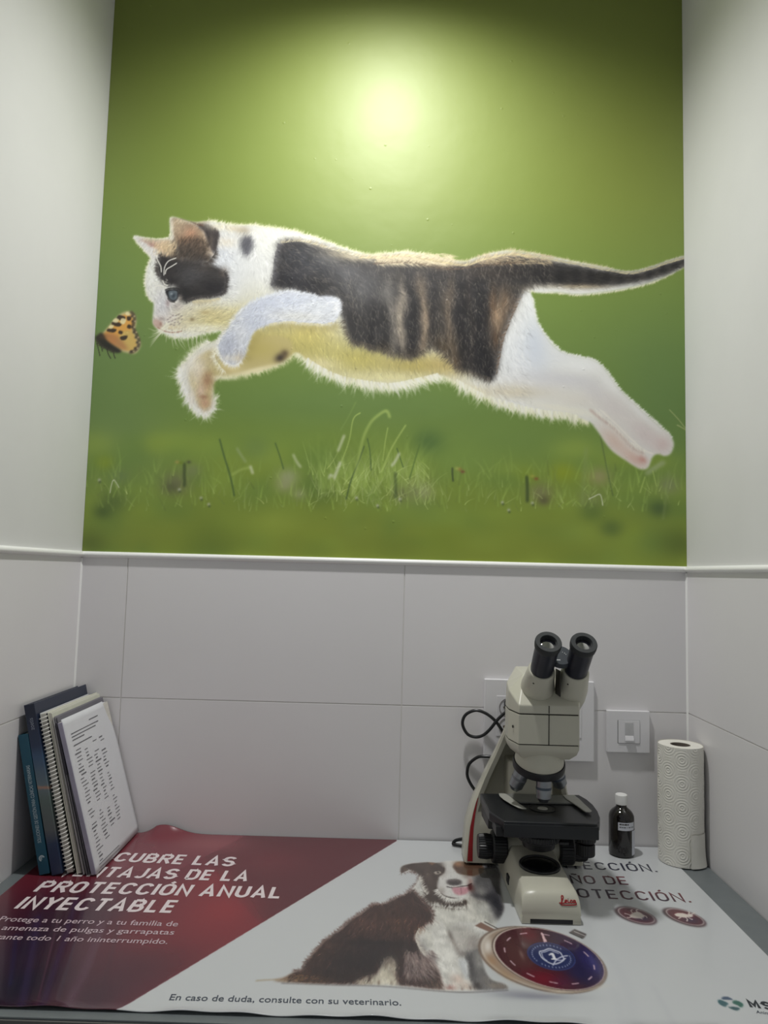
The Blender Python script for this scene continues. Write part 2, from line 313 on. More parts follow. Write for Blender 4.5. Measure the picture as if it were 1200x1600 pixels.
    # hind leg
    M.spots([(815, 560, 50, 60, (240, 243, 247), .9), (830, 480, 14, 34, (244, 246, 244), .9), (870, 560, 34, 16, (236, 238, 240), .7), (910, 572, 34, 14, (248, 249, 248), .9), (860, 600, 70, 18, (234, 231, 228), .85), (800, 612, 60, 12, (216, 204, 176), .7), (900, 626, 50, 14, (230, 224, 214), .7),
             (960, 640, 40, 26, (222, 214, 212), .8, 40), (1010, 680, 34, 20, (220, 206, 205), .85, 40), (1036, 694, 14, 14, (218, 196, 194), .8), (960, 690, 30, 14, (220, 196, 184), .9, 45), (990, 716, 22, 10, (222, 190, 178), .9, 40), (1004, 718, 8, 6, (206, 150, 140), .8, 30),
             (836, 540, 20, 44, (214, 221, 233), .75, -8), (880, 592, 60, 12, (214, 213, 218), .6, 6), (930, 612, 24, 12, (218, 214, 216), .5, 30), (950, 596, 30, 9, (246, 245, 243), .7, 45), (1000, 645, 40, 5, (240, 238, 236), .7, 42), (740, 608, 30, 8, (240, 232, 200), .8, 22), (880, 640, 60, 7, (244, 240, 224), .8, 8)])
    M.line([(922, 640), (940, 655), (958, 668), (974, 684), (990, 700), (1006, 708)], (196, 172, 162), 3.0, .55)
    M.line([(938, 640), (962, 662), (984, 684), (1006, 703), (1020, 709)], (246, 240, 230), 2.2, .6)
    M.fringe([(930, 640), (958, 664), (984, 690), (1006, 704)], 120, 12, -1, .9, (244, 238, 228), .4, .25)
    # ---- dark tabby coat
    coat = [(436, 378), (452, 374), (470, 375), (503, 383), (537, 393), (570, 402), (605, 400), (640, 401), (684, 408), (726, 413), (755, 405), (797, 398), (830, 400), (872, 408), (913, 416), (955, 423), (984, 427), (1013, 421), (1042, 411), (1080, 400),
            (1080, 409), (1060, 420), (1038, 429), (1005, 439), (955, 446), (905, 449), (872, 446), (842, 446), (826, 450), (815, 462), (806, 480), (795, 505), (786, 530), (781, 555), (776, 582), (768, 594), (756, 590), (742, 584), (728, 578), (717, 577), (705, 562), (690, 548), (672, 540),
            (656, 552), (642, 559), (625, 556), (605, 551), (595, 545), (580, 546), (568, 538), (557, 540), (546, 531), (541, 515), (538, 500), (532, 490), (524, 462), (512, 478), (500, 470), (487, 463), (470, 455), (455, 450), (440, 452), (425, 447), (428, 425), (430, 404)]
    cm = M.mask(coat, 3.2)
    M.over(cm, np.array((68, 65, 65), np.float32))
    M.clip = np.minimum(body, blur(cm, 1.5))
    # bluish-grey sheen on the shoulder, brown-grey tabby bands, sunlit back
    M.spots([(470, 400, 34, 20, (66, 68, 76), .8), (500, 415, 30, 18, (92, 94, 100), .7, 20), (540, 440, 24, 26, (104, 104, 106), .7), (562, 455, 16, 26, (120, 119, 118), .6), (598, 450, 14, 22, (112, 110, 106), .5), (452, 432, 22, 16, (40, 40, 48), .85), (482, 446, 26, 12, (46, 46, 52), .8), (600, 430, 40, 18, (84, 80, 78), .6)])
    for x, w, c, a in ((582, 7, (44, 42, 44), .8), (600, 6, (46, 44, 44), .7), (612, 7, (136, 130, 122), .7), (628, 8, (176, 164, 146), .85), (645, 8, (38, 36, 38), .9), (663, 8, (168, 148, 124), .85), (678, 6, (50, 46, 46), .8), (690, 6, (84, 76, 68), .5), (704, 8, (140, 122, 102), .75), (722, 10, (38, 35, 37), .9), (737, 5, (66, 58, 54), .6), (752, 10, (34, 32, 35), .9)):
        for y in range(430, 590, 14):
            M.spot(x+(y-500)*.05+4*math.sin(y*.06+x), y, w*(1+.3*math.sin(y*.11+x)), 12, c, a*(.35+.65*math.sin((y-415)/175*math.pi))*(1 if y > 440 else .6))
    M.spots([(690, 545, 22, 22, (118, 98, 70), .7), (672, 560, 16, 12, (146, 122, 84), .7), (712, 568, 10, 12, (110, 84, 56), .6), (600, 545, 14, 10, (90, 76, 56), .6), (640, 552, 14, 8, (66, 56, 46), .5),
             (780, 492, 14, 36, (176, 148, 118), .9, 8), (790, 470, 9, 18, (158, 132, 106), .75), (775, 530, 7, 16, (140, 108, 80), .7), (770, 470, 6, 26, (140, 106, 74), .6), (805, 480, 6, 14, (150, 124, 98), .6), (752, 555, 10, 34, (36, 34, 38), .8), (765, 580, 8, 12, (32, 30, 34), .8)])
    M.spots([(560, 398, 50, 5, (214, 198, 160), .7), (632, 401, 58, 10, (228, 216, 182), .95), (560, 402, 40, 7, (206, 194, 164), .7), (690, 414, 26, 8, (150, 130, 104), .6), (690, 408, 40, 6, (196, 176, 140), .8), (500, 384, 40, 5, (200, 190, 162), .7, 18), (755, 406, 30, 6, (186, 164, 130), .8), (800, 397, 36, 5, (206, 188, 154), .75), (850, 404, 40, 3, (176, 162, 132), .6, 10), (760, 425, 40, 12, (92, 80, 70), .6), (800, 425, 30, 10, (58, 52, 50), .7),
             (880, 451, 54, 6, (206, 184, 142), .85), (920, 448, 40, 4, (200, 180, 142), .7), (840, 455, 16, 4, (226, 212, 178), .7)])
    for x in (850, 876, 900, 924, 948, 970, 992, 1014, 1036, 1056):
        M.spot(x, 432-(max(0, x-984)*.28)+(x-900)*.02, 6, 12, (34, 32, 34), .7); M.spot(x+12, 432-(max(0, x-984)*.28)+(x-900)*.02, 5, 9, (92, 84, 76), .5)
    M.spots([(840, 425, 26, 10, (52, 48, 48), .6), (900, 431, 60, 8, (46, 44, 44), .5)])
    mot = M.noise(9, 5, (1, 2))*.6+M.noise(4, 6)*.4
    M.c *= 1+((mot-.5)*.30*M.clip)[..., None]
    dk_ = np.minimum(body, cm)*np.clip((.62-M.c.mean(2))*4, 0, 1)
    M.c *= (1-.24*dk_)[..., None]
    M.clip = body
    field = [(480, 400, 20), (450, 430, 120), (520, 440, 40), (540, 510, 70), (600, 420, 10), (620, 500, 75), (680, 430, 15), (700, 520, 80), (760, 430, 20), (770, 520, 100), (740, 570, 85), (800, 420, 10), (900, 430, 5), (1000, 430, -12), (790, 470, 120),
             (400, 380, 20), (380, 440, 100), (330, 500, 160), (450, 540, 80), (560, 570, 80), (830, 500, 60), (850, 570, 30), (950, 620, 45), (1010, 680, 45), (820, 620, 40), (900, 640, 50), (280, 420, -60), (300, 440, 10), (330, 440, 20), (300, 380, -70), (250, 490, 150), (310, 570, 130)]
    M.comb(body*np.clip(blur(cm, 4)+.25, 0, 1)*.9, 22000, (405, 370, 830, 640), field, 11, .13, .55)
    M.comb(np.minimum(body, cm)*.9, 5000, (820, 395, 1078, 465), field, 11, .16, .55)
    M.comb(body*.9, 6000, (405, 370, 830, 640), field, 12, .05, .5)
    M.comb(np.minimum(body, cm), 9000, (425, 372, 1078, 600), field, 14, .30, .42)
    P = M.scatter(np.minimum(body, cm), 2600, (430, 380, 860, 590)); a = np.radians(np.where(P[:, 0] < 540, 35, 78))+R.normal(0, .35, len(P))
    M.strokes(P, np.stack([np.cos(a), np.sin(a)], 1), R.uniform(6, 15, len(P)), np.array([.66, .62, .56])*(1+R.normal(0, .12, (len(P), 1))), .22, bend=R.normal(0, .25, len(P)))
    M.comb(body*.9, 5000, (780, 455, 1056, 735), field, 9, .018, .5)
    # ragged edge of the dark coat over the pale belly / leg
    M.fringe([(538, 500), (546, 529), (568, 536), (595, 544), (625, 555), (656, 551), (672, 540), (690, 548), (717, 576), (742, 583), (768, 592)], 420, 14, -1, .1, (84, 76, 66), .36, .3, .3)
    M.fringe([(776, 582), (781, 555), (786, 530), (795, 505), (806, 480), (815, 462)], 120, 8, 1, -.7, (112, 92, 76), .4, .4, .2)
    M.fringe([(425, 447), (428, 425), (430, 404), (436, 380)], 140, 11, -1, .6, (84, 82, 86), .45, .4, .2)
    M.fringe([(436, 379), (470, 376), (503, 384), (537, 394), (574, 402)], 240, 10, 1, .9, (212, 200, 168), .35, .3, .25)
    M.clip = None
    P = np.stack([R.uniform(585, 705, 900), R.uniform(396, 412, 900)], 1); a = R.normal(.45, .3, 900)
    M.strokes(P, np.stack([np.cos(a), np.sin(a)], 1), R.uniform(8, 20, 900), np.array([.90, .84, .70])*(1+R.normal(0, .08, (900, 1))), .34, bend=R.normal(0, .2, 900))
    P = np.stack([R.uniform(745, 860, 420), R.uniform(396, 412, 420)], 1); a = R.normal(.4, .3, 420)
    M.strokes(P, np.stack([np.cos(a), np.sin(a)], 1), R.uniform(6, 14, 420), np.array([.80, .72, .58])*(1+R.normal(0, .1, (420, 1))), .32, bend=R.normal(0, .2, 420))
    M.fringe([(560, 398), (605, 398), (634, 395), (684, 404), (726, 410), (755, 401), (797, 393), (830, 397)], 700, 10, 1, 1.1, (216, 198, 156), .38, .3, .2, inset=5)
    M.fringe([(580, 400), (640, 398), (700, 408), (760, 402), (820, 397)], 260, 9, 1, 1.0, (96, 80, 66), .30, .35, .3, inset=13)
    M.fringe([(830, 397), (872, 405), (913, 413), (955, 421), (984, 425), (1013, 419), (1042, 409), (1074, 400)], 420, 7, 1, 1.2, (200, 190, 156), .45, .25, inset=2.5)
    M.fringe([(688, 584), (663, 590), (622, 599), (599, 600), (557, 594), (528, 587), (495, 571), (478, 559)], 190, 23, 1, -.35, (255, 253, 232), 1.0, .25, width=2.0)
    M.fringe([(905, 652), (888, 647), (847, 642), (805, 633), (763, 620), (738, 608), (713, 594)], 190, 20, 1, -.4, (255, 252, 228), 1.0, .25, width=2.0)
    M.fringe([(331, 638), (324, 645), (314, 643), (303, 635), (291, 611), (283, 589), (288, 570)], 110, 17, 1, -.7, (255, 252, 240), 1.0, .25, width=1.9)
    M.spots([(575, 445, 22, 26, (122, 122, 124), .5), (605, 460, 18, 16, (116, 114, 111), .45), (515, 405, 26, 10, (122, 121, 120), .5, 20), (545, 425, 20, 12, (112, 112, 115), .5), (470, 425, 16, 10, (80, 80, 86), .4)])
    # ---- near foreleg (bluish white) and far foreleg
    M.poly([(335, 596), (345, 590), (360, 586), (384, 582), (412, 575), (437, 565), (456, 552), (452, 530), (420, 524), (388, 540), (366, 566), (344, 552), (326, 548), (306, 562), (296, 585), (302, 612), (312, 634), (324, 640), (331, 628)], (196, 182, 126), 2.2, .9)
    M.spots([(310, 580, 14, 28, (228, 214, 190), .95, 10), (300, 570, 12, 14, (240, 234, 220), .8), (322, 600, 8, 14, (196, 156, 126), .7), (320, 630, 9, 9, (206, 164, 136), .9), (313, 612, 7, 12, (224, 196, 176), .8), (326, 590, 8, 10, (150, 108, 76), .7), (318, 620, 7, 3, (150, 106, 84), .7), (300, 620, 6, 12, (236, 226, 210), .8),
             (400, 545, 40, 18, (188, 174, 100), .7), (438, 559, 9, 7, (66, 56, 48), .95, -30), (445, 552, 6, 6, (84, 68, 50), .7), (360, 575, 16, 10, (232, 216, 160), .8), (350, 590, 20, 4, (246, 240, 210), .8), (400, 578, 30, 4, (244, 234, 190), .8, -15)])
    arm = [(524, 464), (510, 462), (495, 463), (475, 458), (453, 455), (436, 457), (420, 462), (402, 468), (387, 476), (375, 486), (366, 497), (359, 507), (352, 518), (345, 527), (340, 538), (341, 550), (347, 562), (356, 569), (368, 571), (378, 563), (384, 552), (389, 537), (393, 525), (401, 515), (420, 507), (437, 504), (453, 503), (470, 505), (487, 506), (505, 507), (520, 504), (529, 493), (534, 480), (531, 468)]
    for p in arm[24:31]+arm[20:24]: M.spot(p[0]+3, p[1]+6, 9, 7, (166, 150, 88), .45)
    M.spots([(330, 560, 8, 12, (176, 160, 130), .5), (352, 580, 10, 6, (190, 172, 120), .5)])
    am = M.mask(arm, 1.2)
    M.over(am, np.array((214, 218, 228), np.float32))
    M.clip = am
    M.spots([(440, 470, 60, 10, (206, 212, 226), .8), (400, 495, 30, 22, (200, 206, 222), .8, -40), (360, 540, 16, 22, (186, 190, 204), .9), (348, 556, 9, 12, (170, 172, 184), .6), (376, 556, 8, 10, (184, 180, 178), .6), (470, 495, 46, 9, (226, 226, 220), .8), (500, 480, 26, 14, (224, 228, 232), .8), (378, 525, 10, 22, (216, 218, 222), .7), (356, 560, 12, 6, (228, 224, 216), .8), (526, 480, 6, 12, (240, 242, 244), .8), (372, 560, 8, 8, (220, 208, 184), .7)])
    M.clip = None
    M.comb(am*.95, 5200, (335, 450, 538, 575), [(500, 480, 170), (440, 475, 170), (390, 500, 140), (360, 540, 105), (370, 560, 80)], 9, .10, .6, .5, .4)
    M.fringe(arm[2:12], 320, 6, -1, -.5, (226, 230, 238), .45, .4)
    M.fringe(arm[12:20], 160, 7, -1, -.2, (244, 242, 234), .5, .4)
    M.fringe(arm[24:31], 140, 6, -1, .3, (224, 214, 170), .4, .4)
    M.fringe([(341, 548), (334, 556), (342, 572), (352, 582)], 90, 9, -1, .2, (250, 244, 220), .5, .4)
    M.comb(M.mask([(280, 540), (346, 540), (345, 600), (336, 650), (300, 650), (280, 600)], 3), 1600, (278, 535, 346, 652), [(300, 580, 110), (320, 620, 90)], 8, .07, .5, .5)
    # ---- head
    hm = np.minimum(body, M.mask([(200, 360), (270, 330), (350, 340), (362, 420), (372, 470), (350, 530), (230, 530), (215, 430)], 3))
    M.clip = body
    M.spots([(248, 470, 16, 30, (214, 212, 212), .8), (262, 495, 18, 14, (222, 212, 204), .8), (246, 508, 7, 6, (208, 178, 166), .8), (243, 503, 5, 6, (210, 176, 164), .8), (237, 440, 8, 34, (242, 242, 234), .9), (300, 485, 26, 12, (214, 208, 188), .8), (330, 490, 26, 12, (208, 196, 146), .8), (345, 400, 26, 30, (218, 222, 230), .8), (362, 440, 16, 26, (222, 224, 226), .7), (270, 512, 22, 5, (214, 196, 160), .7), (320, 512, 30, 5, (240, 236, 210), .8), (352, 378, 18, 8, (226, 214, 190), .6), (255, 480, 12, 18, (206, 206, 214), .6), (277, 478, 9, 7, (176, 164, 162), .6), (262, 474, 4, 8, (190, 176, 180), .6)])
    mask_dark = [(252, 396), (262, 398), (272, 402), (284, 404), (298, 405), (312, 408), (320, 414), (327, 412), (340, 417), (351, 424), (355, 434), (354, 447), (350, 458), (338, 462), (325, 465), (312, 464), (300, 468), (288, 473), (282, 467), (279, 456), (272, 446), (262, 448), (254, 442), (248, 432), (245, 420), (247, 406)]
    M.poly(mask_dark, (50, 47, 48), 2.2)
    M.spots([(300, 428, 24, 14, (78, 77, 79), .8), (290, 440, 12, 8, (72, 71, 73), .7), (262, 412, 8, 14, (48, 44, 46), .8), (335, 448, 17, 9, (36, 34, 38), .9), (305, 459, 20, 6, (40, 38, 40), .8), (288, 456, 8, 10, (34, 34, 36), .8), (340, 432, 12, 10, (60, 58, 58), .7), (268, 438, 10, 4, (40, 38, 40), .85), (320, 420, 16, 7, (82, 76, 72), .6), (350, 425, 7, 8, (110, 98, 88), .6), (318, 470, 14, 4, (176, 164, 130), .6), (310, 472, 9, 4, (150, 138, 118), .5)])
    # ears
    M.poly([(209, 370), (222, 375), (238, 381), (246, 394), (245, 410), (236, 402), (224, 388)], (226, 222, 218), 1.2)
    M.poly([(216, 372), (236, 378), (250, 382), (262, 386), (256, 394), (244, 388), (230, 380)], (196, 160, 146), 1.2, .9)
    M.poly([(222, 371), (250, 374), (266, 374), (275, 390), (272, 402), (262, 398), (252, 392), (240, 382)], (196, 170, 136), 1.8, .75)
    M.spot(238, 382, 5, 3, (168, 122, 116), .7, 20); M.spot(262, 386, 10, 7, (214, 192, 150), .7); M.spot(248, 378, 8, 4, (220, 196, 176), .6)
    M.poly([(268, 341), (282, 342), (296, 347), (310, 354), (320, 366), (326, 384), (330, 400), (324, 408), (312, 402), (298, 396), (284, 390), (276, 380), (270, 362)], (160, 138, 116), 1.4)
    M.spots([(276, 354, 9, 14, (190, 168, 140), .85), (298, 365, 10, 9, (206, 158, 128), .85), (306, 376, 12, 10, (116, 92, 76), .8), (288, 376, 12, 8, (150, 116, 92), .8), (312, 392, 10, 10, (84, 68, 58), .85), (290, 390, 16, 8, (74, 66, 60), .85), (300, 398, 18, 7, (92, 84, 74), .7), (284, 346, 12, 3, (232, 220, 190), .6), (268, 360, 3, 18, (246, 240, 220), .8), (272, 384, 4, 10, (226, 206, 164), .6), (318, 380, 4, 22, (190, 164, 136), .7, -20), (326, 396, 5, 8, (206, 190, 170), .7)])
    M.poly([(308, 350), (322, 350), (336, 355), (343, 362), (341, 378), (338, 394), (333, 398), (326, 384), (320, 366)], (56, 50, 50), 1.4, .95)
    M.spots([(330, 378, 4, 16, (110, 100, 92), .6), (315, 347, 12, 3, (170, 146, 116), .6), (332, 398, 5, 5, (220, 218, 216), .7)])
    M.line([(282, 341), (296, 345), (310, 351), (318, 352)], (92, 66, 50), 2.0, .7)
    M.line([(316, 360), (322, 376), (328, 392), (333, 400)], (214, 192, 166), 2.4, .6)
    M.spots([(290, 394, 16, 9, (58, 52, 48), .85), (306, 402, 16, 7, (62, 56, 53), .85), (276, 400, 10, 6, (70, 62, 56), .8), (318, 406, 9, 6, (66, 60, 58), .8), (328, 404, 5, 5, (80, 74, 70), .6), (300, 410, 20, 5, (70, 66, 65), .7)])
    P = np.stack([R.uniform(268, 326, 420), R.uniform(376, 408, 420)], 1); a = R.normal(-1.25, .4, 420)
    M.strokes(P, np.stack([np.cos(a), np.sin(a)], 1), R.uniform(7, 16, 420), np.array([.30, .26, .23])*(1+R.normal(0, .35, (420, 1))), .45, bend=R.normal(0, .2, 420))
    P = np.stack([R.uniform(240, 275, 160), R.uniform(380, 402, 160)], 1); a = R.normal(-.9, .4, 160)
    M.strokes(P, np.stack([np.cos(a), np.sin(a)], 1), R.uniform(6, 12, 160), np.array([.86, .76, .62])*(1+R.normal(0, .12, (160, 1))), .4)
    # neck spot
    M.poly([(377, 372), (386, 368), (394, 371), (396, 382), (392, 394), (384, 400), (378, 392), (375, 382)], (70, 70, 78), 2.2, .85)
    M.spots([(348, 354, 24, 5, (240, 232, 206), .8), (380, 360, 12, 7, (150, 136, 112), .6), (368, 358, 14, 4, (214, 200, 170), .6)])
    M.comb(np.minimum(body, M.mask([(340, 350), (440, 358), (436, 450), (400, 470), (340, 500)], 4))*.9, 2600, (335, 345, 445, 505), [(360, 380, 70), (400, 380, 60), (380, 440, 95), (350, 480, 140), (420, 420, 60)], 10, .05, .5)
    M.comb(hm*.95, 9000, (205, 336, 400, 530), [(255, 420, -95), (300, 425, -20), (340, 445, 15), (300, 460, 10), (250, 480, -120), (290, 490, 165), (330, 495, 170), (345, 400, 60), (296, 395, -75), (270, 385, -60), (230, 385, -60), (285, 360, -70), (330, 370, 80), (262, 400, -90)], 7, .12, .55, .3)
    M.comb(M.mask([(374, 366), (398, 366), (398, 402), (374, 402)], 2), 500, (372, 364, 400, 404), [(385, 380, 110)], 9, .12, .5)
    M.fringe([(338, 394), (333, 402), (326, 410), (318, 412)], 90, 10, 1, -.4, (74, 68, 64), .4, .5)
    M.fringe([(351, 424), (355, 434), (354, 447), (350, 458), (338, 462), (312, 465), (290, 472)], 260, 6, 1, -.2, (60, 56, 56), .45, .5, inset=2)
    M.fringe([(300, 468), (312, 466), (326, 466), (340, 463)], 120, 8, -1, .8, (214, 204, 170), .45, .4, inset=-3)
    M.fringe([(248, 432), (245, 420), (247, 406), (252, 397)], 90, 6, 1, .2, (70, 64, 62), .4, .5)
    # eye
    M.poly([(258.5, 455), (263, 452), (271, 451), (278, 452), (280, 457), (278, 466), (273, 471), (267, 470), (262, 464)], (34, 34, 38), .7)
    M.poly([(264, 455), (271, 453.5), (277, 456), (277, 463), (273, 468.5), (267, 467.5), (264, 462)], (96, 106, 114), .7)
    M.spots([(271, 462, 3.2, 4.2, (44, 52, 62), .8), (268, 459, 2.2, 1.8, (168, 178, 184), .7), (275, 465, 2.0, 2.6, (108, 120, 126), .6), (274, 456, 3, 1.4, (112, 122, 128), .5)])
    M.line([(258, 453), (263, 451), (272, 450), (280, 452), (281, 459)], (28, 28, 30), 1.6, .8); M.line([(262, 466), (266, 471), (273, 472)], (60, 54, 54), 1.4, .6)
    M.spots([(262, 474, 3, 4, (150, 132, 132), .6), (283, 455, 4, 10, (46, 44, 46), .8), (282, 466, 3, 5, (150, 140, 130), .6)])
    # nose, mouth, whiskers
    M.poly([(239, 503), (244, 500), (250, 501), (253, 506), (251, 511), (245, 511), (240, 508)], (196, 168, 156), 1.2)
    M.spot(251, 506, 2.2, 3, (158, 122, 110), .75); M.spot(243, 504, 4, 3, (214, 188, 178), .6); M.spot(252, 498, 5, 3, (150, 132, 128), .5)
    M.line([(246, 511), (254, 516), (264, 519), (276, 519), (284, 517)], (168, 124, 104), 1.4, .7)
    M.spots([(300, 499, 4, 3, (128, 110, 80), .7), (320, 488, 6, 3, (170, 146, 96), .4)])
    for x, y in ((262, 499), (266, 496), (270, 493), (275, 493), (279, 491), (283, 494), (264, 503), (269, 501), (274, 499), (279, 497), (267, 507), (273, 504), (278, 503), (284, 499), (272, 508), (280, 506)):
        M.spot(x, y, 1.8, 1.0, (128, 112, 112), .65, -25)
    M.clip = None
    for i in range(15):
        x = 262+i*4.2; L = R.uniform(20, 46)
        M.line([(x, 512+R.uniform(-3, 3)), (x+R.uniform(-6, 3), 512+L*.55), (x+R.uniform(-4, 12), 512+L)], (242, 240, 222), 1.0, .5, taper=True)
    for i in range(9):
        M.line([(262+R.uniform(-4, 4), 506+R.uniform(-3, 4)), (246+R.uniform(-2, 2), 516+i*1.5), (232+R.uniform(-4, 5), 512+i*4)], (240, 238, 218), 1.0, .5, taper=True)
    for p in ([(256, 430), (257, 418), (263, 408), (275, 403)], [(258, 428), (260, 421), (268, 416), (276, 411)], [(252, 425), (251, 416), (246, 406), (244, 398)], [(254, 438), (257, 444), (262, 446)], [(240, 449), (250, 446), (260, 449)]):
        M.line(p, (242, 240, 232), 1.3, .85)
    n = 30; P = np.stack([R.uniform(242, 262, n), R.uniform(438, 452, n)], 1); a = R.uniform(0, 6.28, n)
    M.strokes(P, np.stack([np.cos(a), np.sin(a)], 1), 5, np.array([.9, .89, .84]), .4)
    return M
def ell(c, A, B, n=40):
    return [(c[0]+math.cos(t)*A[0]+math.sin(t)*B[0], c[1]+math.cos(t)*A[1]+math.sin(t)*B[1]) for t in np.linspace(0, 2*math.pi, n, endpoint=False)]

def paint_poster():
    M = Print(2, 0.0015, 0.0245, 1.0505, -0.522, -0.004, 0.001, 0.0016, 5)
    R = M.rng
    M.c[:] = np.array((203, 206, 208), np.float32)/255
    # ---- maroon field with its facets; the paler top one holds a painted-in reflection
    red = M.mask([(620, 1313.5), (179.5, 1581), (170, 1600), (-900, 1600), (-900, 1280), (620, 1280)], .5, smooth=False)
    M.clip = red
    M.over(np.ones_like(red), np.array((108, 38, 50), np.float32))
    M.poly([(320, 1338), (383, 1306), (640, 1300), (420, 1450), (398, 1433), (366, 1398), (345, 1372)], (92, 36, 44), .8, smooth=False)
    M.poly([(345, 1372), (366, 1398), (398, 1433), (430, 1460), (300, 1540), (180, 1450), (280, 1380)], (130, 38, 45), 9, .75)
    M.poly([(150, 1290), (383, 1305), (322, 1337), (285, 1356), (230, 1362), (150, 1350)], (122, 60, 68), 1.2, .75, smooth=False)
    M.spots([(350, 1420, 50, 30, (146, 42, 48), .7), (335, 1372, 24, 20, (142, 44, 52), .6), (250, 1330, 70, 26, (120, 48, 60), .7), (330, 1318, 60, 14, (150, 84, 88), .7), (230, 1510, 90, 40, (72, 32, 44), .7), (90, 1430, 120, 50, (50, 24, 42), .8), (30, 1540, 90, 60, (26, 18, 38), .95),
             (40, 1480, 60, 50, (34, 22, 46), .75), (150, 1560, 60, 40, (48, 28, 44), .65), (420, 1345, 60, 20, (118, 46, 54), .5)])
    for pts, c, w, a in (([(158, 1440), (140, 1500), (112, 1560), (100, 1600)], (92, 58, 78), 22, .5), ([(120, 1400), (100, 1470), (76, 1540), (60, 1600)], (60, 40, 84), 14, .5), ([(60, 1430), (48, 1500), (30, 1590)], (62, 46, 92), 14, .45), ([(90, 1440), (70, 1520), (50, 1600)], (96, 50, 74), 5, .4),
                         ([(130, 1420), (112, 1490), (92, 1560)], (48, 26, 52), 5, .5), ([(185, 1440), (172, 1500), (150, 1570)], (60, 30, 44), 8, .35), ([(25, 1460), (16, 1540)], (40, 34, 76), 10, .5)):
        M.line(pts, c, w*.32, a)
    M.clip = None
    # ---- seated sheepdog
    dog = [(430, 1532), (446, 1526), (461, 1517), (474, 1513), (476, 1503), (486, 1493), (499, 1478), (509, 1468), (532, 1451), (549, 1436), (568, 1424), (583, 1413), (602, 1411), (614, 1405), (633, 1396), (642, 1390), (650, 1380), (655, 1368), (645, 1361), (627, 1363), (627, 1354),
           (640, 1349), (655, 1347.5), (668, 1346.5), (683, 1348), (700, 1345), (717, 1345), (730, 1346), (745, 1345), (760, 1346), (775, 1352), (782, 1366), (782, 1385), (786, 1405), (788, 1420), (781, 1435), (774, 1446), (768, 1470), (752, 1484), (757, 1510), (768, 1529), (788, 1536), (795, 1543), (790, 1546), (750, 1547), (694, 1547), (620, 1539), (560, 1538), (500, 1537)]
    bm = M.mask(dog, 1.0)
    M.fringe(dog[2:20], 520, 6, 1, -.5, (92, 62, 54), .5, .4)
    M.over(bm, np.array((218, 217, 213), np.float32))
    M.clip = bm
    brown = [(420, 1534), (446, 1526), (461, 1517), (474, 1513), (476, 1503), (486, 1493), (499, 1478), (509, 1468), (532, 1451), (549, 1436), (568, 1424), (583, 1413), (602, 1411), (614, 1405), (633, 1396), (645, 1390), (654, 1400), (664, 1410), (674, 1420), (678, 1430), (674, 1440), (664, 1446), (656, 1452), (650, 1460),
             (652, 1474), (660, 1488), (672, 1500), (684, 1514), (690, 1530), (694, 1545), (640, 1542), (622, 1540), (612, 1520), (600, 1510), (580, 1530), (556, 1538), (500, 1538)]
    kb = M.mask(brown, 1.8)
    M.over(kb, np.array((92, 64, 58), np.float32))
    M.spots([(640, 1415, 18, 14, (84, 56, 50), .8), (600, 1430, 24, 16, (108, 72, 62), .8), (570, 1445, 22, 12, (126, 86, 74), .8), (626, 1443, 18, 10, (136, 92, 70), .75), (650, 1440, 14, 10, (112, 72, 64), .8), (560, 1500, 46, 22, (52, 42, 44), .95), (530, 1520, 40, 12, (56, 44, 42), .8), (590, 1490, 30, 20, (56, 46, 48), .9),
             (500, 1490, 14, 12, (104, 74, 60), .7), (520, 1472, 16, 8, (116, 84, 70), .7), (470, 1528, 26, 7, (148, 112, 76), .85), (500, 1530, 20, 7, (124, 92, 68), .7), (440, 1532, 16, 4, (182, 166, 136), .8), (640, 1480, 20, 12, (74, 62, 62), .8), (652, 1505, 18, 16, (130, 112, 110), .8), (640, 1520, 16, 14, (110, 94, 94), .7), (670, 1528, 14, 10, (92, 78, 76), .7),
             (655, 1500, 12, 12, (160, 140, 134), .6), (672, 1508, 10, 8, (180, 168, 160), .5), (680, 1538, 12, 6, (150, 128, 112), .7), (586, 1474, 50, 4, (44, 34, 36), .8), (556, 1466, 40, 3, (52, 40, 40), .7, 8), (622, 1412, 10, 5, (126, 90, 76), .6), (585, 1416, 12, 4, (104, 78, 70), .7), (654, 1452, 8, 6, (150, 100, 66), .6)])
    # hind paw and leg
    M.poly([(556, 1536), (562, 1529), (576, 1524), (590, 1522), (594, 1510), (597, 1499), (606, 1494), (616, 1496), (620, 1510), (618, 1526), (622, 1534), (620, 1540), (600, 1540), (575, 1539)], (204, 196, 178), 1.6)
    M.spots([(566, 1534, 8, 5, (212, 202, 182), .7), (600, 1533, 9, 5, (218, 212, 196), .7), (612, 1510, 6, 14, (186, 172, 156), .7), (606, 1500, 8, 6, (150, 130, 116), .6), (592, 1536, 2, 5, (110, 92, 80), .8), (580, 1538, 2, 4, (130, 112, 96), .6), (612, 1537, 2, 4, (110, 92, 80), .7)])
    # chest and front legs
    M.poly([(648, 1390), (660, 1400), (672, 1412), (680, 1428), (678, 1440), (660, 1452), (664, 1470), (676, 1486), (690, 1480), (700, 1456), (720, 1440), (760, 1440), (776, 1420), (776, 1396), (740, 1400), (700, 1400)], (214, 212, 204), 3)
    M.poly([(676, 1470), (684, 1500), (692, 1526), (694, 1545), (720, 1548), (749, 1547), (741, 1535), (724, 1523), (716, 1502), (706, 1478), (700, 1455), (690, 1440), (676, 1450)], (222, 220, 214), 1.4)
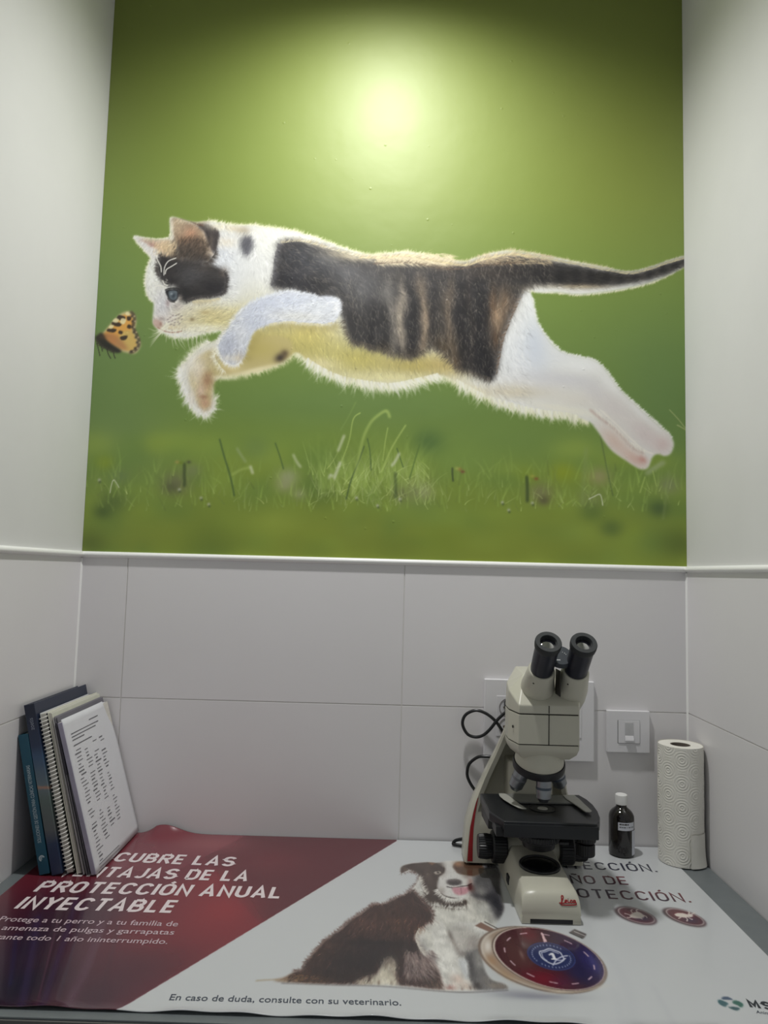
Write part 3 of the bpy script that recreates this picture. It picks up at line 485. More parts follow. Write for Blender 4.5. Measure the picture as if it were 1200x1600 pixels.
    M.spots([(700, 1490, 6, 40, (228, 226, 220), .7, -12), (715, 1530, 12, 8, (200, 176, 164), .7), (704, 1543, 9, 4, (164, 116, 108), .8), (728, 1541, 10, 5, (196, 174, 160), .7), (735, 1544, 2, 4, (112, 92, 84), .7), (742, 1544, 2, 4, (112, 92, 84), .7), (722, 1545, 2, 3, (120, 96, 90), .6)])
    M.poly([(701, 1454), (708, 1466), (716, 1486), (718, 1496), (728, 1496), (748, 1486), (760, 1472), (745, 1458), (725, 1446), (708, 1446)], (192, 188, 182), 3, .9)
    M.spots([(712, 1478, 5, 18, (150, 142, 136), .8, -20), (740, 1475, 16, 12, (150, 142, 138), .7), (726, 1490, 8, 4, (120, 112, 110), .7), (704, 1462, 3, 10, (120, 110, 104), .7, -15)])
    M.poly([(726, 1497), (732, 1488), (744, 1482), (752, 1486), (757, 1510), (768, 1529), (788, 1536), (795, 1543), (790, 1546), (750, 1547), (740, 1536), (732, 1528), (731, 1512)], (112, 110, 110), 1.4)
    M.spots([(736, 1510, 5, 20, (72, 70, 72), .85), (748, 1500, 6, 14, (160, 158, 154), .8), (745, 1540, 8, 6, (64, 58, 58), .8), (775, 1540, 14, 5, (150, 140, 130), .8), (786, 1541, 8, 4, (130, 118, 110), .6), (760, 1530, 8, 6, (134, 128, 124), .6)])
    # gap between the front legs shows white paper
    M.clip = None
    M.poly([(717, 1500), (722, 1496), (730, 1500), (731, 1514), (731, 1531), (726, 1524), (720, 1512)], (212, 214, 216), .8)
    M.clip = bm
    # right cheek ruff (dark, greying)
    M.poly([(740, 1372), (760, 1350), (784, 1352), (786, 1400), (790, 1420), (780, 1438), (770, 1428), (760, 1408), (744, 1404), (736, 1396)], (86, 84, 88), 3)
    M.spots([(752, 1388, 12, 10, (132, 130, 130), .8), (764, 1378, 10, 10, (98, 98, 100), .7), (776, 1412, 8, 16, (46, 46, 52), .9), (766, 1402, 10, 6, (52, 52, 56), .8), (770, 1360, 12, 10, (70, 70, 76), .8), (756, 1420, 14, 8, (190, 190, 186), .6), (748, 1410, 8, 5, (150, 146, 142), .6), (752, 1394, 6, 5, (164, 162, 158), .7), (765, 1435, 8, 6, (160, 158, 154), .6)])
    fld = [(480, 1520, 200), (500, 1480, 130), (560, 1450, 120), (620, 1430, 110), (650, 1420, 70), (560, 1500, 150), (640, 1490, 60), (660, 1515, 45), (600, 1510, 100), (700, 1480, 85), (740, 1470, 110), (720, 1425, 90), (680, 1415, 60), (640, 1354, 165), (665, 1370, 80), (675, 1390, 70), (700, 1408, 30), (700, 1360, -90), (690, 1390, 120), (770, 1400, 60), (760, 1370, 50), (745, 1515, 80)]
    mot = M.noise(7, 3, (1, 1))
    M.c *= 1+((mot-.5)*.16*M.clip)[..., None]
    M.comb(bm*.95, 11000, (425, 1342, 800, 1550), fld, 8, .07, .5, .35)
    M.comb(np.minimum(bm, kb), 5000, (430, 1388, 700, 1545), fld, 12, .26, .4)
    dk_ = kb*np.clip((.60-M.c.mean(2))*4, 0, 1)
    M.c *= (1-.34*dk_)[..., None]
    kv = kb*(1-np.minimum(1, M.mask([(596, 1488), (640, 1478), (668, 1490), (690, 1545), (596, 1548)], 4, False)))
    P = M.scatter(kv*.9, 1500, (440, 1392, 680, 1540)); a = np.radians(np.interp(P[:, 0], [460, 560, 640, 680], [140, 118, 100, 70]))+R.normal(0, .3, len(P))
    M.strokes(P, np.stack([np.cos(a), np.sin(a)], 1), R.uniform(6, 15, len(P)), np.array([.44, .30, .26])*(1+R.normal(0, .2, (len(P), 1))), .26, bend=R.normal(0, .25, len(P)))
    P = M.scatter(kv*.9, 1100, (440, 1392, 680, 1540)); a = np.radians(np.interp(P[:, 0], [460, 560, 640, 680], [140, 118, 100, 70]))+R.normal(0, .3, len(P))
    M.strokes(P, np.stack([np.cos(a), np.sin(a)], 1), R.uniform(6, 15, len(P)), np.array([.10, .07, .07])*(1+R.normal(0, .2, (len(P), 1))), .34, bend=R.normal(0, .25, len(P)))
    M.clip = np.minimum(bm, kb); M.spots([(560, 1502, 44, 20, (34, 27, 29), .6), (535, 1522, 36, 9, (38, 30, 30), .6), (600, 1490, 26, 14, (40, 33, 34), .5), (575, 1472, 60, 3.5, (28, 22, 24), .6)]); M.clip = bm
    for _i in range(5):
        n = 110; P = np.stack([R.uniform(632, 676, n), R.uniform(1484, 1524, n)], 1); a = np.radians(np.interp(P[:, 0], [632, 676], [95, 40]))+R.normal(0, .2, n)
        M.strokes(P, np.stack([np.cos(a), np.sin(a)], 1), R.uniform(10, 22, n), np.array([[.66, .58, .56], [.40, .33, .33], [.74, .69, .66], [.30, .25, .26], [.58, .50, .48]][_i])*(1+R.normal(0, .08, (n, 1))), .34, bend=R.normal(.1, .2, n))
    # head
    M.poly([(627, 1363), (627, 1354), (640, 1349), (655, 1347.5), (668, 1346.5), (684, 1348), (694, 1352), (696, 1362), (690, 1368), (684, 1376), (684, 1386), (692, 1396), (700, 1400), (724, 1404), (730, 1410), (716, 1414), (704, 1412), (690, 1408), (676, 1408), (668, 1398), (660, 1386), (656, 1372), (648, 1362), (638, 1358)], (66, 53, 48), 1.2)
    M.poly([(684, 1350), (690, 1346), (705, 1345), (708, 1354), (712, 1362), (722, 1368), (734, 1372), (738, 1380), (734, 1386), (720, 1386), (704, 1388), (704, 1396), (716, 1400), (728, 1402), (720, 1404), (700, 1400), (688, 1394), (684, 1386), (688, 1378), (686, 1370), (694, 1364), (696, 1356)], (224, 222, 218), 1.3)
    M.poly([(708, 1352), (716, 1346), (730, 1345), (750, 1346), (756, 1360), (744, 1368), (730, 1368), (716, 1364), (710, 1358)], (92, 68, 54), 1.4)
    M.spots([(660, 1353, 12, 4, (88, 72, 64), .7), (632, 1357, 5, 4, (120, 104, 94), .6), (676, 1349, 6, 2.5, (160, 118, 88), .8), (686, 1352, 8, 7, (70, 58, 52), .85), (684, 1362, 10, 6, (86, 70, 62), .7), (674, 1378, 8, 12, (86, 72, 66), .7), (668, 1366, 6, 10, (102, 86, 78), .7), (716, 1350, 7, 4, (176, 128, 94), .85), (690, 1392, 6, 6, (140, 128, 120), .5), (686, 1403, 10, 4, (60, 50, 46), .8), (706, 1409, 14, 4, (64, 54, 50), .8), (735, 1376, 4, 5, (170, 140, 132), .7), (728, 1370, 6, 3, (130, 116, 108), .5), (736, 1386, 5, 7, (110, 70, 66), .8), (720, 1344, 5, 3, (196, 170, 140), .8)])
    M.poly([(678, 1363), (682, 1361), (688, 1361), (689, 1364), (684, 1366), (680, 1365)], (190, 180, 168), .6, .9); M.spot(684.5, 1363, 2, 1.8, (44, 36, 34), .9)
    M.line([(677, 1362), (683, 1360), (689, 1361)], (46, 38, 36), 1.2, .7)
    M.poly([(698, 1377), (702, 1374), (712, 1373), (720, 1375), (722, 1378), (718, 1382), (708, 1383), (700, 1381)], (92, 84, 84), .8); M.spots([(710, 1380, 8, 2.5, (56, 50, 52), .8), (708, 1375.5, 8, 1.6, (120, 112, 112), .6)])
    M.line([(698, 1385), (708, 1387), (720, 1385), (732, 1383), (737, 1380)], (48, 40, 40), 1.8, .85)
    M.poly([(707, 1387), (716, 1386), (732, 1386), (732, 1393), (726, 1397), (716, 1398), (709, 1394)], (206, 150, 160), .8); M.line([(720, 1387), (721, 1396)], (160, 108, 120), 1.2, .7)
    M.poly([(732, 1383), (738, 1382), (736, 1390), (732, 1390)], (70, 34, 38), .8, .9)
    M.comb(np.minimum(bm, M.mask([(620, 1335), (795, 1335), (795, 1415), (640, 1415)], 4, False))*.9, 1500, (622, 1342, 790, 1412), fld, 5, .08, .35, .3)
    M.clip = None
    M.fringe([(645, 1390), (654, 1400), (664, 1410), (674, 1421), (678, 1431), (672, 1441)], 120, 6, 1, .4, (84, 62, 56), .5, .4)
    M.fringe([(656, 1450), (651, 1462), (654, 1476), (664, 1492)], 110, 10, 1, .8, (206, 200, 190), .5, .4)
    M.fringe([(668, 1397), (676, 1407), (690, 1407), (706, 1411), (728, 1408)], 260, 13, -1, -.3, (66, 54, 48), .8, .45, width=1.3)
    M.fringe([(684, 1388), (692, 1398), (706, 1403), (724, 1402)], 140, 9, -1, -.2, (226, 224, 218), .8, .45, inset=-1)
    M.fringe([(674, 1410), (690, 1413), (710, 1416), (730, 1416)], 60, 7, 1, .3, (214, 212, 206), .6, .5, inset=3)
    M.fringe([(656, 1370), (660, 1385), (668, 1397)], 90, 8, 1, -.4, (216, 212, 204), .5, .4)
    M.fringe([(627, 1363), (640, 1358), (650, 1363)], 50, 6, 1, -.3, (96, 80, 72), .5, .4)
    M.line([(400, 1532), (416, 1531), (436, 1530)], (170, 152, 124), 2.2, .35)
    M.line([(440, 1536), (520, 1538.5), (600, 1541), (694, 1549), (740, 1550), (794, 1547)], (120, 116, 116), 2.0, .35)
    # ---- pocket dial printed over the dog
    M.spots([(835, 1556, 60, 6, (120, 120, 136), .6), (800, 1550, 40, 5, (150, 150, 160), .4)])
    M.poly([(742, 1446), (752, 1440.5), (760, 1445), (777, 1453), (770, 1458), (756, 1452)], (142, 114, 104), .6, smooth=False); M.line([(757, 1440), (782, 1453)], (66, 56, 52), 1.6, .8); M.line([(753, 1440), (776, 1453)], (226, 220, 214), 1.2, .7)
    M.poly([(890, 1456), (898, 1451), (917, 1459), (912, 1466)], (104, 98, 98), .6, smooth=False); M.line([(890, 1457), (910, 1466)], (48, 46, 48), 2, .8); M.line([(897, 1455), (914, 1462)], (190, 186, 184), 1.6, .7)
    M.poly(ell((848, 1499.5), (99.5, 12), (18, 51.5)), (128, 112, 102), .7)
    M.poly(ell((849, 1499), (96, 11.5), (17.5, 49.5)), (206, 196, 184), .7)
    M.poly(ell((850, 1499), (93, 11.5), (17.5, 48.5)), (166, 146, 130), .8)
    M.spots([(762, 1478, 7, 14, (236, 230, 222), .9, 20), (768, 1500, 10, 8, (176, 142, 112), .8, 40), (790, 1522, 16, 6, (176, 146, 116), .7, 35), (900, 1546, 40, 3, (220, 208, 190), .8, -8)])
    M.poly(ell((857.5, 1497.8), (86.5, 10.5), (20, 49)), (96, 80, 74), .6)
    M.poly(ell((857.8, 1497.6), (85, 10), (19.8, 48.2)), (220, 208, 196), .6)
    fm = M.mask(ell((858.5, 1497.5), (82.5, 9.8), (19.5, 47)), .6)
    M.over(fm, np.array((92, 38, 52), np.float32)); M.clip = fm
    M.spots([(800, 1480, 22, 30, (120, 74, 72), .9), (815, 1500, 30, 20, (124, 70, 70), .8), (828, 1460, 16, 14, (150, 34, 52), .9), (850, 1530, 36, 16, (164, 30, 52), .95), (880, 1535, 16, 10, (120, 36, 76), .8), (905, 1490, 30, 40, (52, 42, 106), .98), (925, 1505, 22, 26, (60, 54, 140), .95), (880, 1466, 24, 14, (82, 46, 84), .95), (905, 1520, 20, 16, (50, 44, 106), .9), (815, 1491, 3, 7, (190, 150, 140), .6), (900, 1500, 6, 30, (44, 38, 96), .6), (925, 1500, 5, 16, (96, 92, 190), .5)])
    M.c *= (1-.20*fm)[..., None]; g_ = M.c.mean(2, keepdims=True); M.c += (.22*fm)[..., None]*(g_-M.c)
    M.clip = None
    M.poly(ell((861.5, 1494), (36.5, 3.6), (5.5, 21)), (46, 54, 98), .8)
    M.line(ell((861.5, 1494), (36.5, 3.6), (5.5, 21), 24), (60, 72, 128), 1.2, .5, closed=True)
    M.poly([(845, 1456), (848, 1457), (855, 1471), (850, 1472)], (232, 196, 200), .5, smooth=False)
    # the twelve little month names round the rim are far too small to read: short light dashes
    for i, t in enumerate(np.radians(np.arange(0, 360, 30)+8)):
        c, sn = math.cos(t), math.sin(t)
        for k in np.linspace(-.085, .085, 9):
            x, y = 858.5+.83*(math.cos(t+k)*82.5+math.sin(t+k)*19.5), 1497.5+.83*(math.cos(t+k)*9.8+math.sin(t+k)*47)
            M.spot(x, y, 1.0, .9, (226, 196, 206), .55+.3*R.random())
    for t in np.linspace(0, 2*math.pi, 34, endpoint=False):
        if abs(math.sin(t/2+.3)) < .12 or abs(math.sin(t/2-1.2)) < .06: continue
        M.spot(861.5+.82*(math.cos(t)*36.5+math.sin(t)*5.5), 1494+.82*(math.cos(t)*3.6+math.sin(t)*21), 1.0, 1.3, (186, 192, 220), .7)
    # shield emblem with the numeral
    M.line([(843, 1487), (850, 1485), (858, 1482), (866, 1484.5), (875, 1488), (879, 1494), (881, 1499), (874, 1504), (864, 1506), (853, 1501), (846, 1495)], (214, 216, 232), 1.5, .9, closed=True)
    M.line([(846, 1488), (852, 1487), (859, 1484.5), (866, 1487), (873, 1489.5)], (200, 204, 226), 1.0, .7); M.line([(846, 1488), (849, 1496), (855, 1501)], (200, 204, 226), 1.0, .7)
    M.poly([(857, 1491), (861, 1488.2), (865, 1488.8), (868.5, 1496.8), (871, 1497.4), (871, 1499.4), (861.5, 1499), (861.3, 1497.2), (864, 1496.9), (861.8, 1491.4), (858, 1492.4)], (236, 236, 244), .4, smooth=False)
    M.line([(864, 1508), (869, 1500), (875, 1496), (880, 1494), (887, 1493)], (206, 208, 230), 1.4, .8); M.line([(870, 1500), (878, 1500), (884, 1497)], (206, 208, 230), 1.2, .7)
    # ---- the two parasite medallions
    for c, k in (((994.5, 1430), 0), ((1070.5, 1432.5), 1)):
        A, B = ((31.5, 5), (9, 13.4)) if k == 0 else ((32.5, 6.4), (10, 13.4))
        M.poly(ell((c[0]-1.5, c[1]+.6), A, B), (70, 56, 60), .8)
        M.poly(ell(c, tuple(.94*a for a in A), tuple(.94*b for b in B)), (110, 84, 88), .8)
        M.line(ell(c, tuple(.86*a for a in A), tuple(.86*b for b in B), 24), (176, 160, 160), 1.6, .55, closed=True)
        M.poly(ell(c, tuple(.78*a for a in A), tuple(.78*b for b in B)), (92, 40, 52), .7)
        M.spots([(c[0]-8, c[1]-4, 9, 4, (128, 52, 58), .7), (c[0]+10, c[1]+5, 12, 4, (54, 40, 78), .8)])
    M.poly([(984, 1431), (988, 1426.5), (996, 1424), (1003, 1427), (1007, 1431), (1004, 1434), (996, 1434.5), (988, 1433.5)], (226, 214, 206), .6)
    for p in ([(986, 1430), (980, 1428), (976, 1427)], [(989, 1427), (986, 1423), (988, 1421)], [(996, 1425), (994, 1422), (997, 1421)], [(1004, 1430), (1009, 1431), (1011, 1434)], [(988, 1432), (983, 1433.5), (980, 1433)], [(1000, 1434), (1004, 1436)]):
        M.line(p, (224, 210, 204), 1.2, .85)
    M.poly([(1054, 1428), (1060, 1426), (1070, 1427), (1076, 1430), (1074, 1433), (1066, 1433), (1057, 1431)], (228, 216, 206), .6); M.poly([(1074, 1428), (1080, 1427.5), (1083, 1430), (1081, 1432.5), (1075, 1432)], (226, 214, 206), .6)
    for p in ([(1070, 1432), (1074, 1436), (1073, 1439)], [(1064, 1433), (1060, 1435)], [(1074, 1432), (1080, 1436), (1082, 1436)], [(1076, 1428), (1077, 1425), (1075, 1424)], [(1081, 1428), (1086, 1426)]):
        M.line(p, (224, 212, 204), 1.2, .85)
    # ---- laboratory emblem (four petals)
    for pts, c in (([(1127, 1560), (1131, 1556.5), (1138, 1557), (1145, 1561), (1141, 1562), (1133, 1561.5)], (64, 84, 110)), ([(1121.5, 1564), (1124, 1561.5), (1130, 1563), (1138, 1567), (1136, 1570), (1133, 1572.5), (1125, 1569)], (46, 92, 100)),
                   ([(1146, 1563), (1152, 1563), (1159, 1566), (1161.5, 1570), (1158, 1573.5), (1152, 1570), (1145, 1567)], (40, 98, 84)), ([(1138, 1573), (1147, 1572.5), (1156, 1574.5), (1154, 1577.5), (1149, 1578), (1143, 1576)], (44, 82, 88))):
        M.poly(pts, c, .5, .95)
    # soft pale ribbons in the lower right corner
    for pts, w in (([(935, 1470), (965, 1510), (985, 1560), (990, 1610)], 26), ([(960, 1545), (975, 1610)], 20), ([(1020, 1540), (1045, 1585), (1060, 1620)], 16)):
        M.line(pts, (196, 199, 203), w*.3, .45)
    return M
# ---------------------------------------------------------------- helpers
def lin(c):
    c = np.asarray(c, float)/255.0
    return np.where(c <= 0.04045, c/12.92, ((c+0.055)/1.055)**2.4)
def rgba(c): return tuple(lin(c))+(1.0,)
MATS = {}
def mat(name, col, rough=0.5, metal=0.0, spec=0.5, var=0.04, scale=60, bump=0.0, bscale=300, coat=0.0, trans=0.0, ior=1.45, emit=None, estr=0.0, stretch=None):
    if name in MATS: return MATS[name]
    m = bpy.data.materials.new(name); m.use_nodes = True; MATS[name] = m
    nt = m.node_tree; p = nt.nodes['Principled BSDF']
    p.inputs['Roughness'].default_value = rough; p.inputs['Metallic'].default_value = metal; p.inputs['Specular IOR Level'].default_value = spec
    p.inputs['IOR'].default_value = ior; p.inputs['Coat Weight'].default_value = coat; p.inputs['Coat Roughness'].default_value = 0.08; p.inputs['Transmission Weight'].default_value = trans
    tc = nt.nodes.new('ShaderNodeTexCoord'); n = nt.nodes.new('ShaderNodeTexNoise'); n.inputs['Scale'].default_value = scale; n.inputs['Detail'].default_value = 4
    src = tc.outputs['Object']
    if stretch:
        mp = nt.nodes.new('ShaderNodeMapping'); mp.inputs['Scale'].default_value = stretch; nt.links.new(src, mp.inputs[0]); src = mp.outputs[0]
    nt.links.new(src, n.inputs['Vector'])
    r = nt.nodes.new('ShaderNodeValToRGB'); c = lin(col)
    r.color_ramp.elements[0].position = 0.3; r.color_ramp.elements[1].position = 0.7
    r.color_ramp.elements[0].color = tuple(np.clip(c*(1-var), 0, 1))+(1,); r.color_ramp.elements[1].color = tuple(np.clip(c*(1+var), 0, 1))+(1,)
    nt.links.new(n.outputs['Fac'], r.inputs[0]); nt.links.new(r.outputs[0], p.inputs['Base Color'])
    if bump > 0:
        n2 = nt.nodes.new('ShaderNodeTexNoise'); n2.inputs['Scale'].default_value = bscale; nt.links.new(src, n2.inputs['Vector'])
        b = nt.nodes.new('ShaderNodeBump'); b.inputs['Strength'].default_value = bump; b.inputs['Distance'].default_value = 0.001
        nt.links.new(n2.outputs['Fac'], b.inputs['Height']); nt.links.new(b.outputs[0], p.inputs['Normal'])
    if emit is not None:
        p.inputs['Emission Color'].default_value = rgba(emit); p.inputs['Emission Strength'].default_value = estr
    return m
def print_mat(name, rough, spec, bump=0.0, coat=0.0, coat_rough=0.1, blisters=False):
    m = bpy.data.materials.new(name); m.use_nodes = True; nt = m.node_tree; p = nt.nodes['Principled BSDF']
    a = nt.nodes.new('ShaderNodeAttribute'); a.attribute_name = 'print'; a.attribute_type = 'GEOMETRY'
    nt.links.new(a.outputs['Color'], p.inputs['Base Color'])
    p.inputs['Roughness'].default_value = rough; p.inputs['Specular IOR Level'].default_value = spec; p.inputs['Coat Weight'].default_value = coat; p.inputs['Coat Roughness'].default_value = coat_rough
    tc = nt.nodes.new('ShaderNodeTexCoord'); n = nt.nodes.new('ShaderNodeTexNoise'); n.inputs['Scale'].default_value = 14; n.inputs['Detail'].default_value = 3
    nt.links.new(tc.outputs['Object'], n.inputs['Vector'])
    b = nt.nodes.new('ShaderNodeBump'); b.inputs['Strength'].default_value = bump; b.inputs['Distance'].default_value = 0.004
    h = n.outputs['Fac']
    if blisters:                                   # little air blisters under the vinyl
        v = nt.nodes.new('ShaderNodeTexVoronoi'); v.inputs['Scale'].default_value = 26; v.inputs['Randomness'].default_value = 1.0
        nt.links.new(tc.outputs['Object'], v.inputs['Vector'])
        mr = nt.nodes.new('ShaderNodeMapRange'); mr.inputs[1].default_value = 0.0; mr.inputs[2].default_value = 0.075; mr.inputs[3].default_value = 0.55; mr.inputs[4].default_value = 0.0
        nt.links.new(v.outputs['Distance'], mr.inputs[0])
        ma = nt.nodes.new('ShaderNodeMath'); ma.operation = 'ADD'; nt.links.new(mr.outputs[0], ma.inputs[0]); nt.links.new(h, ma.inputs[1]); h = ma.outputs[0]
    nt.links.new(h, b.inputs['Height']); nt.links.new(b.outputs[0], p.inputs['Normal'])
    return m

def mesh_ob(name, bm, m, parent=None, smooth=None, angle=35):
    bmesh.ops.recalc_face_normals(bm, faces=bm.faces)
    me = bpy.data.meshes.new(name); bm.to_mesh(me); bm.free()
    return link_mesh(name, me, m, parent, smooth, angle)
def link_mesh(name, me, m, parent=None, smooth=None, angle=35):
    me.materials.append(m)
    if smooth:
        me.polygons.foreach_set('use_smooth', np.ones(len(me.polygons), bool))
        if smooth != 'all': me.set_sharp_from_angle(angle=math.radians(angle))
    o = bpy.data.objects.new(name, me); COL.objects.link(o)
    if smooth is True and len(me.polygons) < 6000:
        w = o.modifiers.new('weighted_normals', 'WEIGHTED_NORMAL'); w.keep_sharp = True; w.weight = 100
    if parent is not None: attach(o, parent)
    return o
WORLD = {}
def thing(name, label, cat, loc=(0, 0, 0), group=None):
    o = bpy.data.objects.new(name, None); o.location = loc; COL.objects.link(o); o.empty_display_size = 0.02
    o['label'] = label; o['category'] = cat
    if group: o['group'] = group
    WORLD[o.name] = Matrix.Translation(loc)
    return o
def child(name, bm, m, parent, smooth=None, angle=35):
    """a part built in world coordinates (the empties are only moved, never turned)"""
    o = mesh_ob(name, bm, m, None, smooth, angle)
    attach(o, parent)
    return o
def attach(o, parent):
    o.parent = parent
    W = WORLD.get(parent.name, Matrix.Identity(4))
    o.matrix_parent_inverse = W.inverted()
    WORLD[o.name] = Matrix.Identity(4)
def tag(o, label, cat, group=None):
    o['label'] = label; o['category'] = cat
    if group: o['group'] = group
    return o
def struct(o): o['kind'] = 'structure'; return o

def bm_box(x0, x1, y0, y1, z0, z1, bev=0.0, seg=2, bm=None):
    own = bm is None
    bm = bm or bmesh.new()
    vs = [bm.verts.new(p) for p in ((x0, y0, z0), (x1, y0, z0), (x1, y1, z0), (x0, y1, z0), (x0, y0, z1), (x1, y0, z1), (x1, y1, z1), (x0, y1, z1))]
    fs = [bm.faces.new([vs[i] for i in f]) for f in ((0, 3, 2, 1), (4, 5, 6, 7), (0, 1, 5, 4), (1, 2, 6, 5), (2, 3, 7, 6), (3, 0, 4, 7))]
    if bev > 0: bmesh.ops.bevel(bm, geom=list({e for f in fs for e in f.edges}), offset=bev, segments=seg, affect='EDGES', profile=0.5)
    return bm
def bm_prism(poly, z0, z1, bev=0.0, seg=2, axis='z'):
    """polygon (a,b) extruded along an axis"""
    bm = bmesh.new()
    mk = {'z': lambda a, b, c: (a, b, c), 'y': lambda a, b, c: (a, c, b), 'x': lambda a, b, c: (c, a, b)}[axis]
    lo = [bm.verts.new(mk(a, b, z0)) for a, b in poly]; hi = [bm.verts.new(mk(a, b, z1)) for a, b in poly]
    n = len(poly)
    bm.faces.new(lo[::-1]); bm.faces.new(hi)
    for i in range(n): bm.faces.new((lo[i], lo[(i+1) % n], hi[(i+1) % n], hi[i]))
    bmesh.ops.recalc_face_normals(bm, faces=bm.faces)
    if bev > 0: bmesh.ops.bevel(bm, geom=list(bm.edges), offset=bev, segments=seg, affect='EDGES', profile=0.5, clamp_overlap=True)
    return bm
def frame_of(d):
    d = Vector(d).normalized(); a = Vector((1, 0, 0)) if abs(d.x) < 0.9 else Vector((0, 1, 0))
    u = a.cross(d).normalized(); v = d.cross(u).normalized()
    return u, v, d
def bm_lathe(prof, origin=(0, 0, 0), axis=(0, 0, 1), n=40, bm=None, caps=True, flute=0, fdepth=0.0):
    """profile [(radius, height)] turned about an axis"""
    bm = bm or bmesh.new(); u, v, d = frame_of(axis); o = Vector(origin); rings = []
    for r, h in prof:
        ring = []
        for i in range(n):
            t = 2*math.pi*i/n
            rr = r*(1-(fdepth if flute and (i*flute//n*2 % 2 == 0) and (i % 2) else 0)) if r > 0 else 1e-5
            ring.append(bm.verts.new(o+u*(math.cos(t)*rr)+v*(math.sin(t)*rr)+d*h))
        rings.append(ring)
    for a, b in zip(rings, rings[1:]):
        for i in range(n): bm.faces.new((a[i], a[(i+1) % n], b[(i+1) % n], b[i]))
    if caps: bm.faces.new(rings[0][::-1]); bm.faces.new(rings[-1])
    return bm
def bm_loft(rings, caps=True, bm=None):
    bm = bm or bmesh.new(); R = [[bm.verts.new(p) for p in r] for r in rings]; n = len(R[0])
    for a, b in zip(R, R[1:]):
        for i in range(n): bm.faces.new((a[i], a[(i+1) % n], b[(i+1) % n], b[i]))
    if caps: bm.faces.new(R[0][::-1]); bm.faces.new(R[-1])
    return bm
def bm_tube(pts, r, n=8, bm=None, smooth=6, closed=False):
    P = [Vector(p) for p in (smooth_path3(pts, smooth) if smooth else pts)]
    bm = bm or bmesh.new(); rings = []; up = None
    for i, p in enumerate(P):
        t = (P[min(i+1, len(P)-1)]-P[max(i-1, 0)]).normalized()
        if up is None: up = frame_of(t)[0]
        up = (up-t*up.dot(t)).normalized(); w = t.cross(up)
        rr = r(i/(len(P)-1)) if callable(r) else r
        rings.append([bm.verts.new(p+up*(math.cos(a)*rr)+w*(math.sin(a)*rr)) for a in np.arange(n)*2*math.pi/n])
    for a, b in zip(rings, rings[1:]):
        for i in range(n): bm.faces.new((a[i], a[(i+1) % n], b[(i+1) % n], b[i]))
    bm.faces.new(rings[0][::-1]); bm.faces.new(rings[-1])
    return bm
def smooth_path3(pts, n=6):
    P = np.asarray(pts, float); m = len(P); out = []
    for i in range(m-1):
        p0, p1, p2, p3 = P[max(i-1, 0)], P[i], P[i+1], P[min(i+2, m-1)]
        for t in np.arange(n)/n: out.append(0.5*((2*p1)+(p2-p0)*t+(2*p0-5*p1+4*p2-p3)*t*t+(3*p1-p0-3*p2+p3)*t**3))
    out.append(P[-1]); return out
def bm_hull(pts, bev=0.0, seg=2):
    bm = bmesh.new()
    for p in pts: bm.verts.new(p)
    bmesh.ops.convex_hull(bm, input=bm.verts)
    bmesh.ops.dissolve_limit(bm, angle_limit=0.02, verts=bm.verts, edges=bm.edges)
    if bev > 0: bmesh.ops.bevel(bm, geom=list(bm.edges), offset=bev, segments=seg, affect='EDGES', profile=0.5, clamp_overlap=True)
    return bm
def text_mesh(s, bold=0.0, space=1.0):
    """flat letters from the built-in font: vertices (N,2), faces, with the cap height scaled to 1"""
    c = bpy.data.curves.new('txt', 'FONT'); c.body = s; c.offset = bold; c.space_character = space; c.fill_mode = 'FRONT'; c.resolution_u = 3
    o = bpy.data.objects.new('txt', c); COL.objects.link(o)
    dg = bpy.context.evaluated_depsgraph_get(); me = bpy.data.meshes.new_from_object(o.evaluated_get(dg))
    V = np.array([v.co[:2] for v in me.vertices]); F = [tuple(p.vertices) for p in me.polygons]
    bpy.data.objects.remove(o); bpy.data.curves.remove(c); bpy.data.meshes.remove(me)
    return V, F
_CAP = []
def text_quad(name, s, p0, p1, up, m, parent, bold=0.0, space=1.0, lift=(0, 0, 0.0001), width=None, skip=None):
    """letters of s laid from p0 to p1 along their baseline, 'up' = vector of one capital's height; skip = text before p0"""
    if not _CAP: V, _ = text_mesh('E'); _CAP.append(V[:, 1].max())
    V, F = text_mesh(s, bold, space)
    x0, x1 = V[:, 0].min(), V[:, 0].max()
    if skip:                                       # p0 is where the visible rest of the string begins
        a, _ = text_mesh(skip, bold, space); x0 = x0 + (V[:, 0].max()-V[:, 0].min()) - (text_mesh(s[len(skip):], bold, space)[0][:, 0].ptp() if hasattr(np.ndarray, 'ptp') else np.ptp(text_mesh(s[len(skip):], bold, space)[0][:, 0]))
    p0, p1, up = Vector(p0), Vector(p1), Vector(up)
    me = bpy.data.meshes.new(name)
    me.from_pydata([tuple(p0+(p1-p0)*((x-x0)/(x1-x0))+up*(y/_CAP[0])+Vector(lift)) for x, y in V], [], F)
    o = link_mesh(name, me, m)
    if parent: attach(o, parent)
    return o
def decal(name, polys, m, parent):
    """flat pieces given as lists of 3-D corner points"""
    me = bpy.data.meshes.new(name); v = []; f = []
    for p in polys: f.append(tuple(range(len(v), len(v)+len(p)))); v += [tuple(q) for q in p]
    me.from_pydata(v, [], f); o = link_mesh(name, me, m)
    if parent: attach(o, parent)
    return o
